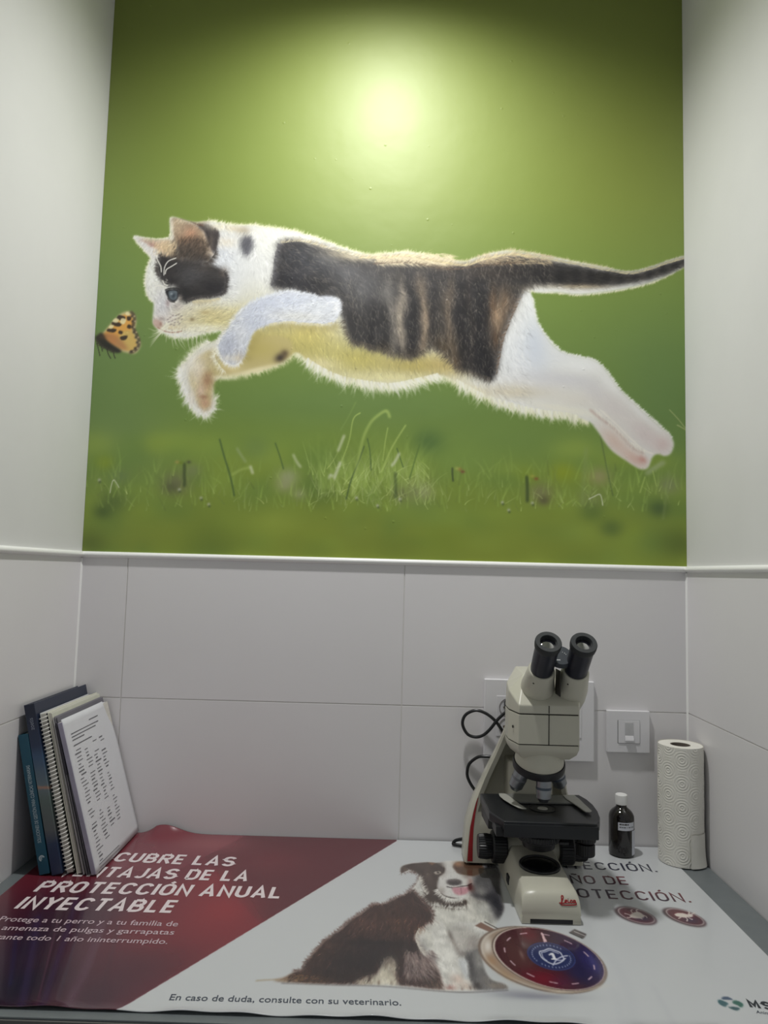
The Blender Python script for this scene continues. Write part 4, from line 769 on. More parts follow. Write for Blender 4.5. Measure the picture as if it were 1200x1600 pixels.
def print_mesh(name, M, us, vs, to3d, m, parent=None, skirt=None):
    """grid mesh carrying the painted colours; us, vs = indices of the kept grid lines"""
    nu, nv = len(us), len(vs)
    A, B = np.meshgrid(M.a0+us*M.du, M.b0+vs*M.dv)
    V = to3d(A, B).reshape(-1, 3)
    C = M.c[vs][:, us].reshape(-1, 3)
    i = np.arange((nv-1)*nu).reshape(nv-1, nu)[:, :-1].ravel()
    Q = np.stack([i, i+1, i+nu+1, i+nu], 1)
    if skirt is not None:
        ring = np.concatenate([np.arange(nu), np.arange(1, nv)*nu+nu-1, (nv-1)*nu+np.arange(nu-2, -1, -1), np.arange(nv-2, 0, -1)*nu])
        Vs = V[ring].copy(); Vs[:, 2] = np.minimum(Vs[:, 2]-skirt, Vs[:, 2]-skirt); b = len(V)
        k = np.arange(len(ring)); Q = np.concatenate([Q, np.stack([ring[k], b+k, b+(k+1) % len(ring), ring[(k+1) % len(ring)]], 1)])
        V = np.concatenate([V, Vs]); C = np.concatenate([C, C[ring]])
    me = bpy.data.meshes.new(name)
    me.vertices.add(len(V)); me.vertices.foreach_set('co', V.astype(np.float32).ravel())
    me.loops.add(Q.size); me.loops.foreach_set('vertex_index', Q.astype(np.int32).ravel())
    me.polygons.add(len(Q)); me.polygons.foreach_set('loop_start', np.arange(0, Q.size, 4, dtype=np.int32))
    me.update(calc_edges=True)
    at = me.color_attributes.new('print', 'FLOAT_COLOR', 'POINT')
    L = np.ones((len(V), 4), np.float32); c = np.clip(C, 0, 1); L[:, :3] = np.where(c <= 0.04045, c/12.92, ((c+0.055)/1.055)**2.4)
    at.data.foreach_set('color', L.ravel())
    return link_mesh(name, me, m, parent, smooth='all')
def T(px, z=0.0015): a = plane_map([px], 2, z)[0]; return Vector((a[0], a[1], z))
# ---------------------------------------------------------------- plain monoline capitals for the poster headlines
def _arc(cx, cy, rx, ry, a0, a1, n=8): return [(cx+rx*math.cos(math.radians(a)), cy+ry*math.sin(math.radians(a))) for a in np.linspace(a0, a1, n)]
def capital(ch, w=.50, lo=.065, hi=.935):
    """centre-line strokes of one letter, cap height 1; returns (strokes, advance)"""
    r = w/2; m = (lo+hi)/2
    O = _arc(r, hi-r, r, r, 90, 180)+_arc(r, lo+r, r, r, 180, 360, 15)+_arc(r, hi-r, r, r, 0, 90)
    def bowl(y0, y1, x): q = (y1-y0)/2; return [(0, y1), (x-q, y1)]+_arc(x-q, (y0+y1)/2, q, q, 90, -90, 12)+[(0, y0)]
    G = {'A': ([[(0-.02, lo-.06), (w/2, hi+.05), (w+.02, lo-.06)], [(.10, lo+.24), (w-.10, lo+.24)]], w+.04), 'E': ([[(w*.86, hi), (0, hi), (0, lo), (w*.86, lo)], [(0, m), (w*.78, m)]], w*.88), 'I': ([[(0, lo-.06), (0, hi+.06)]], 0.0),
         'C': ([_arc(r, hi-r, r, r, 15, 180)+_arc(r, lo+r, r, r, 180, 345, 12)], w), 'O': ([O], w), 'D': ([[(0, lo), (0, hi), (w-r, hi)]+_arc(w-r, hi-r, r, r, 90, 0)+_arc(w-r, lo+r, r, r, 0, -90)+[(0, lo)]], w), 'L': ([[(0, hi+.06), (0, lo), (w*.84, lo)]], w*.84),
         'N': ([[(0, lo-.06), (0, hi), (w, lo), (w, hi+.06)]], w), 'P': ([[(0, lo-.06), (0, hi)], bowl(m-.03, hi, w)], w), 'R': ([[(0, lo-.06), (0, hi)], bowl(m, hi, w), [(w*.45, m), (w+.02, lo-.06)]], w), 'B': ([[(0, lo), (0, hi)], bowl(m, hi, w*.94), bowl(lo, m, w)], w),
         'S': ([_arc(r, hi-.215, r, .215, 20, 180, 10)+_arc(r, hi-.215, r, .215, 180, 255, 5)+_arc(r, lo+.225, r, .225, 75, 0, 5)+_arc(r, lo+.225, r, .225, 0, -160, 12)], w), 'T': ([[(-.02, hi), (w+.02, hi)], [(w/2, hi), (w/2, lo-.06)]], w), 'U': ([[(0, hi+.06)]+_arc(r, lo+r, r, r, 180, 360, 14)+[(w, hi+.06)]], w),
         'V': ([[(-.02, hi+.06), (w/2, lo-.04), (w+.02, hi+.06)]], w), 'Y': ([[(-.02, hi+.06), (w/2, m-.02), (w+.02, hi+.06)], [(w/2, m-.02), (w/2, lo-.06)]], w), 'J': ([[(w*.8, hi+.06)]+_arc(w*.4, lo+w*.4, w*.4, w*.4, 0, -150, 10)], w*.8), 'M': ([[(0, lo-.06), (0, hi), (w*.62, lo+.2), (w*1.24, hi), (w*1.24, lo-.06)]], w*1.24),
         '1': ([[(0, hi-.16), (.16, hi), (.16, lo-.06)]], .16), '.': ([[(0, lo-.065), (0, lo+.065)]], 0.0)}
    if ch == 'Ó': s, a = G['O']; return s+[[(w*.46, 1.08), (w*.72, 1.24)]], a
    if ch == 'Ñ': s, a = G['N']; return s+[[(w*.18, 1.10), (w*.38, 1.15), (w*.62, 1.10), (w*.82, 1.15)]], a
    return G[ch]
def capitals_quad(name, s, p0, p1, up, m, parent, stroke=.165, gap=.12, space=.36, first=0, lift=(0, 0, .0000)):
    """string in monoline capitals; p0 = baseline start of letter number `first`, p1 = end of the string"""
    x = 0.0; polys = []; starts = []
    for ch in s:
        if ch == ' ': starts.append(x); x += space; continue
        st, adv = capital(ch); x += stroke/2; starts.append(x-stroke/2)
        for path in st:
            P = np.array(path, float)+[x, 0]; n = len(P)
            d = np.diff(P, axis=0); d /= np.maximum(np.linalg.norm(d, axis=1), 1e-9)[:, None]; nr = np.stack([-d[:, 1], d[:, 0]], 1)
            L = []; R = []
            for i in range(n):
                a = nr[max(i-1, 0)]; b = nr[min(i, n-2)]; q = a+b; q /= max(np.linalg.norm(q), 1e-6); k = min(1/max(q @ a, .35), 2.2)
                L.append(P[i]+q*k*stroke/2); R.append(P[i]-q*k*stroke/2)
            polys += [[L[i], R[i], R[i+1], L[i+1]] for i in range(n-1)]
        x += adv+stroke/2+gap
    end = x-gap; x0 = starts[first]
    p0, p1, up = Vector(p0), Vector(p1), Vector(up)
    return decal(name, [[p0+(p1-p0)*((a-x0)/(end-x0))+up*b+Vector(lift)+Vector((0, 0, 1.5e-5*(k % 9))) for a, b in p] for k, p in enumerate(polys)], m, parent)
# ---------------------------------------------------------------- the room
m_plaster = mat('white_plaster', (223, 223, 222), 0.6, var=0.015, scale=9, bump=0.12, bscale=70)
m_tile = mat('pale_grey_tile', (226, 224, 225), 0.32, var=0.012, scale=5, spec=0.4)
m_grout = mat('white_grout', (224, 222, 218), 0.8, bump=0.2)
m_trim = mat('white_bead', (246, 246, 244), 0.3, var=0.005)
m_floor = mat('grey_floor', (150, 150, 150), 0.4, scale=6)
ZT, ZJ = 0.4945, 0.2330                           # top of the bead, tile joint
TH = 0.0011
struct(mesh_ob('floor', bm_box(-0.2, 1.3, -2.4, 0.1, H_FLOOR-0.1, H_FLOOR), m_floor))
struct(mesh_ob('ceiling', bm_box(-0.2, 1.3, -1.3, 0.1, Z_CEIL, Z_CEIL+0.1), m_plaster))
wall_b = struct(mesh_ob('wall_back', bm_box(-0.12, W_ROOM+0.12, TH, 0.1, H_FLOOR, Z_CEIL), m_grout))
wall_l = struct(mesh_ob('wall_left', bm_box(-0.12, -TH, -1.0, TH, H_FLOOR, Z_CEIL), m_grout))
wall_r = struct(mesh_ob('wall_right', bm_box(W_ROOM+TH, W_ROOM+0.12, -1.0, TH, H_FLOOR, Z_CEIL), m_grout))
# painted plaster above the tiles
attach(mesh_ob('plaster', bm_box(0, W_ROOM, 0.0007, TH, ZT, Z_CEIL), m_plaster), wall_b)
attach(mesh_ob('plaster', bm_box(-TH, -0.0004, -1.0, TH, ZT-0.003, Z_CEIL), m_plaster), wall_l)
attach(mesh_ob('plaster', bm_box(W_ROOM+0.0004, W_ROOM+TH, -1.0, TH, ZT-0.003, Z_CEIL), m_plaster), wall_r)
J = 0.0008
rows = [(-0.03, ZJ-J), (ZJ+J, ZT-0.010)]
for x0, x1 in ((0.0008, 0.0855-J), (0.0855+J, 0.5905-J), (0.5905+J, W_ROOM-0.0008)):
    for z0, z1 in rows: attach(mesh_ob('tile', bm_box(x0, x1, 0.0, TH, z0, z1, 0.0006, 2), m_tile, smooth=True), wall_b)
for y0, y1 in ((-0.4205+J, -0.0006), (-0.9255+J, -0.4205-J)):
    for z0, z1 in rows:
        attach(mesh_ob('tile', bm_box(-TH, 0.0, y0, y1, z0, z1, 0.0006, 2), m_tile, smooth=True), wall_l)
        attach(mesh_ob('tile', bm_box(W_ROOM, W_ROOM+TH, y0, y1, z0, z1, 0.0006, 2), m_tile, smooth=True), wall_r)
# rounded white bead along the top of the tiles
def bead(n=7):
    zc, r = ZT-0.0055, 0.0055
    return [(0.0, zc-r)]+[(0.0065*math.sin(t), zc-r*math.cos(t)) for t in np.linspace(0.25, math.pi-0.25, n)]+[(0.0, zc+r), (-0.0008, zc+r), (-0.0008, zc-r)]
P = bead()
struct(mesh_ob('trim_1', bm_prism([(-a, b) for a, b in P], 0.0, W_ROOM, axis='x'), m_trim, smooth=True))
struct(mesh_ob('trim_2', bm_prism([(a, b) for a, b in P], -1.0, 0.0, axis='y'), m_trim, smooth=True))
struct(mesh_ob('trim_3', bm_prism([(W_ROOM-a, b) for a, b in P], -1.0, 0.0, axis='y'), m_trim, smooth=True))
# line of white sealant in the two corners
struct(mesh_ob('trim_4', bm_prism([(0.0001, -0.0001), (0.0030, -0.0001), (0.0001, -0.0030)], 0.0, ZT-0.012), m_trim))
struct(mesh_ob('trim_5', bm_prism([(W_ROOM-0.0001, -0.0001), (W_ROOM-0.0030, -0.0001), (W_ROOM-0.0001, -0.0030)], 0.0, ZT-0.012), m_trim))
# recessed ceiling lamp over the niche
t = thing('ceiling_lamp', 'round white recessed ceiling lamp above the niche', 'lamp', (LAMP[0], LAMP[1], Z_CEIL))
child('trim_ring', bm_lathe([(0.044, -0.001), (0.052, -0.003), (0.056, -0.001), (0.056, 0.0)], (LAMP[0], LAMP[1], Z_CEIL-0.0005), n=48, caps=False), m_trim, t, True)
child('diffuser', bm_lathe([(0.0, -0.0005), (0.044, -0.001)], (LAMP[0], LAMP[1], Z_CEIL-0.0006), n=48, caps=False), mat('lamp_glow', (255, 250, 240), 0.5, emit=(255, 248, 235), estr=25.0), t)

# ---------------------------------------------------------------- mural on the back wall
MU = paint_mural()
z_of = MU.b0+np.arange(MU.nv)*MU.dv
vs = np.concatenate([np.arange(MU.nv)[z_of < 1.19], np.arange(MU.nv)[z_of >= 1.19][::5]])
if vs[-1] != MU.nv-1: vs = np.append(vs, MU.nv-1)
us = np.arange(MU.nu)
mural = print_mesh('mural', MU, us, vs, lambda A, B: np.stack([A, np.zeros_like(A)+0.0004, B], -1), print_mat('printed_vinyl', 0.50, 0.45, bump=0.25, blisters=True))
tag(mural, 'large printed wall mural of a leaping calico kitten and a butterfly over grass', 'mural')
del MU
# ---------------------------------------------------------------- worktop and the printed poster lying on it
m_top = mat('grey_laminate', (112, 118, 120), 0.38, var=0.05, scale=40)
m_edge = mat('grey_edging', (98, 98, 95), 0.5, var=0.04)
t = thing('worktop', 'plain grey laminate worktop spanning the niche under the poster', 'worktop', (0.55, -0.27, 0))
child('slab', bm_box(0.0012, W_ROOM-0.0012, -0.5345, -0.0012, -0.030, 0.0, 0.002), m_top, t, True)
child('edge_strip', bm_box(0.0012, W_ROOM-0.0012, -0.5375, -0.5350, -0.031, -0.002, 0.001), m_edge, t, True)
for sx in (0.0015, W_ROOM-0.0195): child('support_panel', bm_box(sx, sx+0.018, -0.50, -0.01, H_FLOOR, -0.0305), m_edge, t)
PO = paint_poster()
def poster_z(A, B):
    z = np.full_like(A, 0.0013)
    # back left corner rides up against the tiles; the front edge is a little wavy
    k = np.exp(-((A-0.178)/0.036)**2)*np.clip((B+0.055)/0.05, 0, 1)**2
    z = z+0.016*k*np.clip((A-0.134)/0.03, 0, 1)
    z = z+np.clip((-0.505-B)/0.017, 0, 1)**2*(0.0024+0.0011*np.sin(A*37)+0.0008*np.sin(A*91+1))
    return np.stack([A, B-0.004*k, z], -1)
poster = print_mesh('poster', PO, np.arange(PO.nu), np.arange(PO.nv), poster_z, print_mat('glossy_poster', 0.24, 0.5, bump=0.10, coat=0.35, coat_rough=0.06), skirt=0.0009)
tag(poster, 'large glossy veterinary poster in maroon and white with a seated sheepdog', 'poster')
WORLD[poster.name] = Matrix.Identity(4)
del PO
m_white_ink = mat('white_ink', (226, 214, 216), 0.35); m_pink_ink = mat('pale_ink', (196, 176, 184), 0.35); m_grey_ink = mat('slate_ink', (70, 78, 90), 0.35)
m_dark_ink = mat('dark_ink', (40, 46, 52), 0.35)
def line(s, a, b, top, m, bold=0.0, space=1.0, skip=None, base=None):
    """a, b = baseline ends, top = top of the capital standing at `base` (default b), all reference px"""
    A, B, U = T(a), T(b), T(top)-T(base or b)
    return text_quad('text_line', s, A, B, U, m, poster, bold, space, skip=skip)
def caps(s, a, b, U, m, first=0, **k):
    return capitals_quad('text_line', s, T(a), T(b), U, m, poster, first=first, **k)
UP = ((T((424.4, 1386))-T((419, 1403.2)))+(T((348, 1360.8))-T((341.3, 1375.8)))+(T((308.8, 1338.2))-T((300.4, 1352.3)))+(T((67, 1376))-T((51, 1393))))/4+Vector((.0022, 0, 0))
caps('DESCUBRE LAS', (175, 1345.5), (364, 1353.6), UP, m_white_ink, 3, stroke=.19, gap=.115)
caps('VENTAJAS DE LA', (158, 1370), (386, 1377), UP, m_white_ink, 3, stroke=.19, gap=.115)
caps('PROTECCIÓN ANUAL', (51, 1393), (438.7, 1403.5), UP, m_white_ink, stroke=.19, gap=.115)
caps('INYECTABLE', (21, 1419.5), (270, 1426), UP, m_white_ink, stroke=.19, gap=.115)
line('Protege a tu perro y a tu familia de', (-3, 1439.2), (277, 1447.5), (16, 1432), m_pink_ink, .006, 1.0, base=(9, 1439.5))
line('la amenaza de pulgas y garrapatas', (1, 1453), (271, 1460.5), (8, 1445.6), m_pink_ink, .006, 1.0, 'la ', base=(1, 1453))
line('durante todo 1 año ininterrumpido.', (-1, 1467.5), (261, 1475), (6, 1460), m_pink_ink, .006, 1.0, 'dur', base=(-1, 1467.5))
line('En caso de duda, consulte con su veterinario.', (264, 1562.5), (627, 1571), (268, 1553.3), m_grey_ink, .006, 1.0, base=(264, 1562.5))
# headline with an ink that runs from navy to maroon across the sheet
m_fade = bpy.data.materials.new('fading_ink'); m_fade.use_nodes = True
_nt = m_fade.node_tree; _tc = _nt.nodes.new('ShaderNodeTexCoord'); _n = _nt.nodes.new('ShaderNodeTexNoise'); _n.inputs['Scale'].default_value = 9; _r = _nt.nodes.new('ShaderNodeValToRGB')
_nt.links.new(_tc.outputs['Object'], _n.inputs['Vector']); _nt.links.new(_n.outputs['Fac'], _r.inputs[0]); _nt.links.new(_r.outputs[0], _nt.nodes['Principled BSDF'].inputs['Base Color'])
_r.color_ramp.elements[0].position = .38; _r.color_ramp.elements[0].color = rgba((58, 44, 60)); _r.color_ramp.elements[1].position = .62; _r.color_ramp.elements[1].color = rgba((116, 62, 66)); _nt.nodes['Principled BSDF'].inputs['Roughness'].default_value = .35
UPR = ((T((907, 1347.6))-T((913, 1358)))+(T((978, 1368.6))-T((984.4, 1382.4)))+(T((1059, 1394.4))-T((1069, 1409.4))))/3
thin = dict(stroke=.125, gap=.16)
caps('1 INYECCIÓN.', (913, 1358), (1028, 1362.5), UPR, mat('navy_ink', (56, 56, 70), .35), 5, **thin)
caps('1 AÑO DE', (915, 1380.8), (984.4, 1382.6), UPR, m_fade, 4, **thin)
caps('PROTECCIÓN.', (904, 1402), (1081, 1410), UPR, m_fade, 2, **thin)
caps('MSD', (1172, 1573.5), (1229, 1580.5), T((1166, 1562.3))-T((1173, 1574)), m_dark_ink, stroke=.24, gap=.2)
line('Animal Health', (1182, 1583), (1238, 1590), (1180.5, 1578.6), m_grey_ink, .01, 1.0, base=(1182, 1583))
# ---------------------------------------------------------------- microscope
m_ivory = mat('ivory_enamel', (194, 192, 177), 0.30, var=0.015, scale=20, spec=0.45)
m_black = mat('black_plastic', (26, 27, 30), 0.42, var=0.1, scale=80, bump=0.05)
m_stage = mat('black_anodised', (29, 31, 34), 0.36, var=0.06, scale=60, bump=0.04)
m_eye = mat('navy_black_barrel', (26, 29, 43), 0.36, var=0.06)
m_rub = mat('rubber_ring', (44, 47, 49), 0.6, var=0.05)
m_steel = mat('satin_steel', (150, 154, 158), 0.28, metal=0.9, var=0.05)
m_dsteel = mat('clip_steel', (172, 172, 164), 0.4, metal=0.1, var=0.05)
m_red = mat('red_enamel', (158, 34, 40), 0.4, var=0.02)
m_seam = mat('dark_seam', (46, 44, 38), 0.7)
m_glass = mat('dark_lens', (24, 24, 34), 0.05, spec=1.0, coat=1.0, ior=2.4)
m_dial = mat('slate_dial', (50, 56, 64), 0.5)
m_mark = mat('white_mark', (220, 222, 222), 0.5)
X0, Y0 = 0.797, -0.205                            # optical axis
sc = thing('microscope', 'ivory and black binocular microscope standing on the poster', 'microscope', (X0, -0.17, 0.0013))
ZB = 0.0045
# foot: a tongue running forward under the stage
st = [(-0.3020, .0155, .0400, .0390), (-0.3005, .0220, .0402, .0388), (-0.2982, .0285, .0404, .0386), (-0.2950, .0342, .0406, .0382), (-0.2905, .0388, .0408, .0376), (-0.2845, .0415, .0410, .0370), (-0.2760, .0430, .0412, .0362), (-0.2640, .0442, .0414, .0354), (-0.2480, .0456, .0415, .0345), (-0.2150, .0480, .0418, .0335), (-0.1500, .0520, .0425, .0335), (-0.0600, .0560, .0430, .0340)]
rings = []
for y, h, wb, wt in st:
    b = .0021
    rings.append([(X0-.004-wb, y, b), (X0-.004-wb*1.0, y, b+(h-b)*.30), (X0-.004-wb*.94, y, b+(h-b)*.62), (X0-.004-wt-.001, y, b+(h-b)*.90), (X0-.004-wt+.003, y, h-.0008*0), (X0-.004-wt*.4, y, h+.0006), (X0-.004+wt*.4, y, h+.0006), (X0-.004+wt-.003, y, h), (X0-.004+wt+.001, y, b+(h-b)*.90), (X0-.004+wb*.94, y, b+(h-b)*.62), (X0-.004+wb, y, b+(h-b)*.30), (X0-.004+wb, y, b)])
child('base', bm_loft(rings), m_ivory, sc, 'loft', 62)
child('front_slot', bm_box(X0-.033, X0+.025, -.3024, -.296, .0022, .0085, .0008), m_black, sc, True)  # black box in place of the open gap, its shade put into the colour
for x, y in ((.712, -.092), (.872, -.092), (.712, -.058), (.872, -.058)):
    child('rubber_foot', bm_lathe([(.0065, 0), (.0085, .0012), (.0085, .0035), (.008, .0045)], (x, y, .0020), n=20), m_black, sc, True)
# arm: broad at the table, drawn in and curving forward to carry the head, hollowed at the front
AZ = [(.0055, .6955, .8885, -.1080, 0), (.030, .6970, .8870, -.1085, 0), (.060, .7000, .8830, -.1070, 0), (.085, .7055, .8745, -.1060, .003), (.100, .7095, .8690, -.1065, .014), (.120, .7165, .8620, -.1085, .026), (.140, .7235, .8580, -.1120, .032), (.160, .7310, .8555, -.1180, .036), (.180, .7385, .8535, -.1250, .036), (.195, .7435, .8520, -.1310, .030), (.206, .7470, .8510, -.1360, .018), (.214, .7490, .8505, -.1400, .004), (.230, .7545, .8480, -.1480, 0), (.246, .7600, .8460, -.1540, 0)]
def arm_edge(z, k): return float(np.interp(z, [a[0] for a in AZ], [a[k] for a in AZ]))
rings = []
for z, xl, xr, yf, d in AZ:
    lip = .0125; tb = .018*min(1, max(0, (z-.07)/.15))
    rings.append([(xl+.004+tb, -.052, z), (xl+tb, -.058, z), (xl, yf+.004, z), (xl+.003, yf, z), (xl+lip-.002, yf, z), (xl+lip+.004, yf+d*.75, z), (xl+lip+.014, yf+d, z), (xr-lip-.014, yf+d, z), (xr-lip-.004, yf+d*.75, z), (xr-lip+.002, yf, z), (xr-.003, yf, z), (xr, yf+.004, z), (xr-tb, -.058, z), (xr-tb-.004, -.052, z)])
child('arm', bm_loft(rings), m_ivory, sc, 'loft', 42)
zz = np.linspace(.008, .108, 14); pol = []
def stripe_pt(z, k):
    xl = arm_edge(z, 1); o = .0045-.001*(z/.108); w = .0085*(1-(z/.110))**.7+.0004
    return Vector((xl+o+k*w, arm_edge(z, 3)-.0006, z))
decal('red_stripe', [[stripe_pt(a, 0), stripe_pt(a, 1), stripe_pt(b, 1), stripe_pt(b, 0)] for a, b in zip(zz, zz[1:])], m_red, sc)
child('focus_column', bm_prism([(.762, -.122), (.770, -.130), (.826, -.130), (.834, -.122), (.834, -.075), (.762, -.075)], .045, .172, .004, 3), m_ivory, sc, True)
# body block, collar and binocular base: an eight-sided plan with dark seams between the castings
XH = 0.8025
def octo(fw, sw, yf, yc, ys, yb): return [(XH-fw, yf), (XH+fw, yf), (XH+sw, yc), (XH+sw, ys), (XH+fw*.8, yb), (XH-fw*.8, yb), (XH-sw, ys), (XH-sw, yc)]
o_mid = octo(.0445, .0540, -.235, -.200, -.170, -.100)
child('body_block', bm_prism(o_mid, .2236, .2664, .0012, 2), m_ivory, sc, True)
child('seam', bm_prism(octo(.0432, .0528, -.2340, -.199, -.171, -.101), .2218, .2700), m_seam, sc)
bmc = bm_loft([[(x, y, .2224) for x, y in o_mid], [(x, y, .2175) for x, y in o_mid], [(x, y, .2085) for x, y in octo(.0420, .0500, -.230, -.197, -.168, -.105)], [(x, y, .1990) for x, y in octo(.0340, .0380, -.218, -.192, -.160, -.115)]])
child('collar', bmc, m_ivory, sc, True)
pts = [(x, y, .2677) for x, y in o_mid]+[(XH-.0445, -.235, .2800), (XH+.0445, -.235, .2800), (XH-.0540, -.200, .2960), (XH+.0560, -.200, .2960), (XH-.0515, -.165, .3030), (XH+.0550, -.165, .3030), (XH-.0300, -.192, .3200), (XH+.0340, -.192, .3200), (XH-.0280, -.110, .3215), (XH+.0320, -.110, .3215), (XH-.0360, -.100, .2960), (XH+.0360, -.100, .2960)]
child('binocular_base', bm_hull(pts, .0018, 2), m_ivory, sc, True)
for z0, z1 in ((.2236, .2664), (.2690, .2800)):
    child('seam', bm_box(XH-.0006, XH+.0006, -.2356, -.2340, z0, z1), m_seam, sc)
child('side_screw', bm_lathe([(.0022, 0), (.0022, .0006)], (XH-.0500, -.2182, .2455), (-.954, -.30, 0), n=12), m_seam, sc)
# the two eyepiece tubes, tilted towards the user
AX = Vector((0, -.7071, .7071))
for x in (.7900, .8402):
    top = Vector((x, -.2850, .3776))
    tb = child('eyepiece_tube', bm_lathe([(.0225, -.142), (.0250, -.122), (.0248, -.100), (.0226, -.086), (.0206, -.0700), (.0196, -.0640), (.0182, -.0625), (.0165, -.0625)], top, AX, 40), m_ivory, sc, True)
    child('set_screw', bm_lathe([(.0013, 0), (.0013, .0006)], top+AX*-.074+Vector((-.0125, -.0117, -.0117)), (-.6, -.57, -.57), n=10), m_seam, tb)
    ey = child('eyepiece', bm_lathe([(.0155, -.066), (.0166, -.0630), (.0168, -.040), (.0170, -.016), (.0176, -.0115)], top, AX, 44), m_eye, sc, True)
    child('eyecup', bm_lathe([(.0170, -.0125), (.0184, -.0105), (.0190, -.006), (.0190, -.001), (.0182, .0008), (.0122, .0006), (.0115, -.0006), (.0112, -.0085)], top, AX, 48, caps=False), m_rub, ey, True)
    child('lens', bm_lathe([(.0113, -.0068), (.0100, -.0062), (.0080, -.0057), (.0055, -.0053), (.0026, -.0051), (.0, -.00505)], top, AX, 40, caps=False), m_glass, ey, True)
dl = child('eye_distance_dial', bm_lathe([(.0160, -.010), (.0178, -.0085), (.0178, -.0012), (.0170, 0), (.0, .0002)], (.8155, -.2500, .3560), AX, 48, caps=False), m_dial, sc, True)
u, v = Vector((1, 0, 0)), Vector((0, .7071, .7071))
def on_dial(a, b): return Vector((.8155, -.2500, .3560))+u*a+v*b+AX*.0006
decal('scale_marks', [[on_dial(a, b), on_dial(a+w, b), on_dial(a+w, b+h), on_dial(a, b+h)] for a, b, w, h in ((-.0085, -.0105, .0011, .0020), (-.0068, -.0105, .0011, .0020), (-.0051, -.0105, .0011, .0020), (-.0034, -.0105, .0011, .0020), (.0056, .0028, .0012, .0010), (.0072, .0006, .0010, .0010), (.0030, .0046, .0010, .0008))], m_mark, dl)
child('slit_shade', bm_box(.8142, .8160, -.250, -.222, .296, .3330, .0005), m_seam, sc)  # dark plate standing for the shaded slit between the tubes
# revolving nosepiece with its objectives
TI = math.radians(20); CN = Vector((.7965, -.1950, .1885)); ND = Vector((0, math.sin(TI), -math.cos(TI)))   # ND points down and back
child('nosepiece_cone', bm_lathe([(.0365, -.0015), (.0368, -.006), (.0350, -.014), (.0315, -.022), (.0250, -.030)], CN, ND, 48), m_ivory, sc, True)
child('nosepiece_ring', bm_lathe([(.0362, -.0045), (.0385, -.0040), (.0394, .0010), (.0390, .0068), (.0362, .0088), (.0, .0092)], CN, ND, 56, caps=True), m_black, sc, True)
for k, L in ((0, .0405), (1, .0400), (2, .030), (3, .036)):
    q = Quaternion(ND, math.radians((-8, 76, 170, -80)[k]))
    root = CN+q @ (Vector((0, -math.cos(TI), -math.sin(TI)))*.0235)+ND*.004
    d = q @ Vector((0, 0, -1)) if k else Vector((0, 0, -1))
    ob = child('objective', bm_lathe([(.0102, -.004), (.0108, .002), (.0114, .004), (.0114, L*.62), (.0108, L*.66), (.0108, L*.84), (.0088, L*.90), (.0060, L), (.0, L)], root, d, 36, caps=False), m_steel, sc, True)
    child('colour_band', bm_lathe([(.0115, L*.44), (.0117, L*.45), (.0117, L*.52), (.0115, L*.53)], root, d, 36, caps=False), mat(('slate', 'grey', 'teal', 'slate')[k]+'_band', ((70, 80, 92), (110, 112, 116), (52, 78, 84), (70, 80, 92))[k], 0.4), ob, True)
# stage
outl = [(.7170, -.1240), (.8780, -.1170), (.8845, -.1400), (.8870, -.1660), (.8855, -.1950), (.8810, -.2230), (.8740, -.2450), (.8670, -.2570), (.7350, -.2550), (.7190, -.2150)]
sg = child('stage', bm_prism(outl, .1065, .1200, .0022, 3), m_stage, sc, True)
child('stage_lip', bm_prism([(.7345, -.2530), (.7345, -.2585), (.8690, -.2605), (.8720, -.2440), (.8660, -.2500)], .0985, .1170, .0015, 2), m_stage, sg, True)
child('stage_bracket', bm_prism([(.7175, -.1400), (.7300, -.1420), (.7300, -.2050), (.7200, -.2000)], .0900, .1075, .0015, 2), m_black, sg, True)
child('stage_side_plate', bm_box(.7245, .7400, -.2480, -.2080, .0960, .1100, .0012), m_black, sg, True)
child('vernier', bm_prism([(.7205, -.2120), (.7262, -.2300), (.7292, -.2295), (.7240, -.2115)], .1082, .1096, .0003, 1), m_dsteel, sg)
child('aperture', bm_lathe([(.0195, .0004), (.0205, .0008), (.0200, .0002), (.0175, -.0015), (.0, -.0022)], (.8030, -.1930, .1200), n=44, caps=False), m_black, sg, True)
child('condenser_lens', bm_lathe([(.0078, .0002), (.0072, .0012), (.0052, .0015), (.0040, .0010), (.0, .0008)], (.8030, -.1930, .1195), n=32, caps=False), m_dsteel, sg, True)
hd = child('slide_holder', bm_prism([(.7560, -.1330), (.8620, -.1320), (.8640, -.1500), (.8560, -.1720), (.7740, -.1740), (.7560, -.1500)], .1206, .1232, .0006, 2), mat('holder_grey', (112, 113, 110), .4), sg, True)
def finger(path, w):
    L = []; R = []
    for (x, y), ww in zip(path, w): L.append((x-ww, y)); R.append((x+ww, y))
    return L+R[::-1]
child('slide_clip', bm_prism(finger([(.7500, -.1380), (.7520, -.1500), (.7560, -.1680), (.7620, -.1880), (.7690, -.2060), (.7725, -.2110)], (.0050, .0075, .0080, .0068, .0052, .0030)), .1234, .1248, .0004, 1), m_dsteel, hd, True)
child('slide_clip', bm_prism(finger([(.8560, -.1360), (.8580, -.1560), (.8610, -.1760), (.8640, -.1960), (.8660, -.2120), (.8650, -.2170)], (.0095, .0105, .0085, .0070, .0060, .0035)), .1234, .1248, .0004, 1), m_dsteel, hd, True)
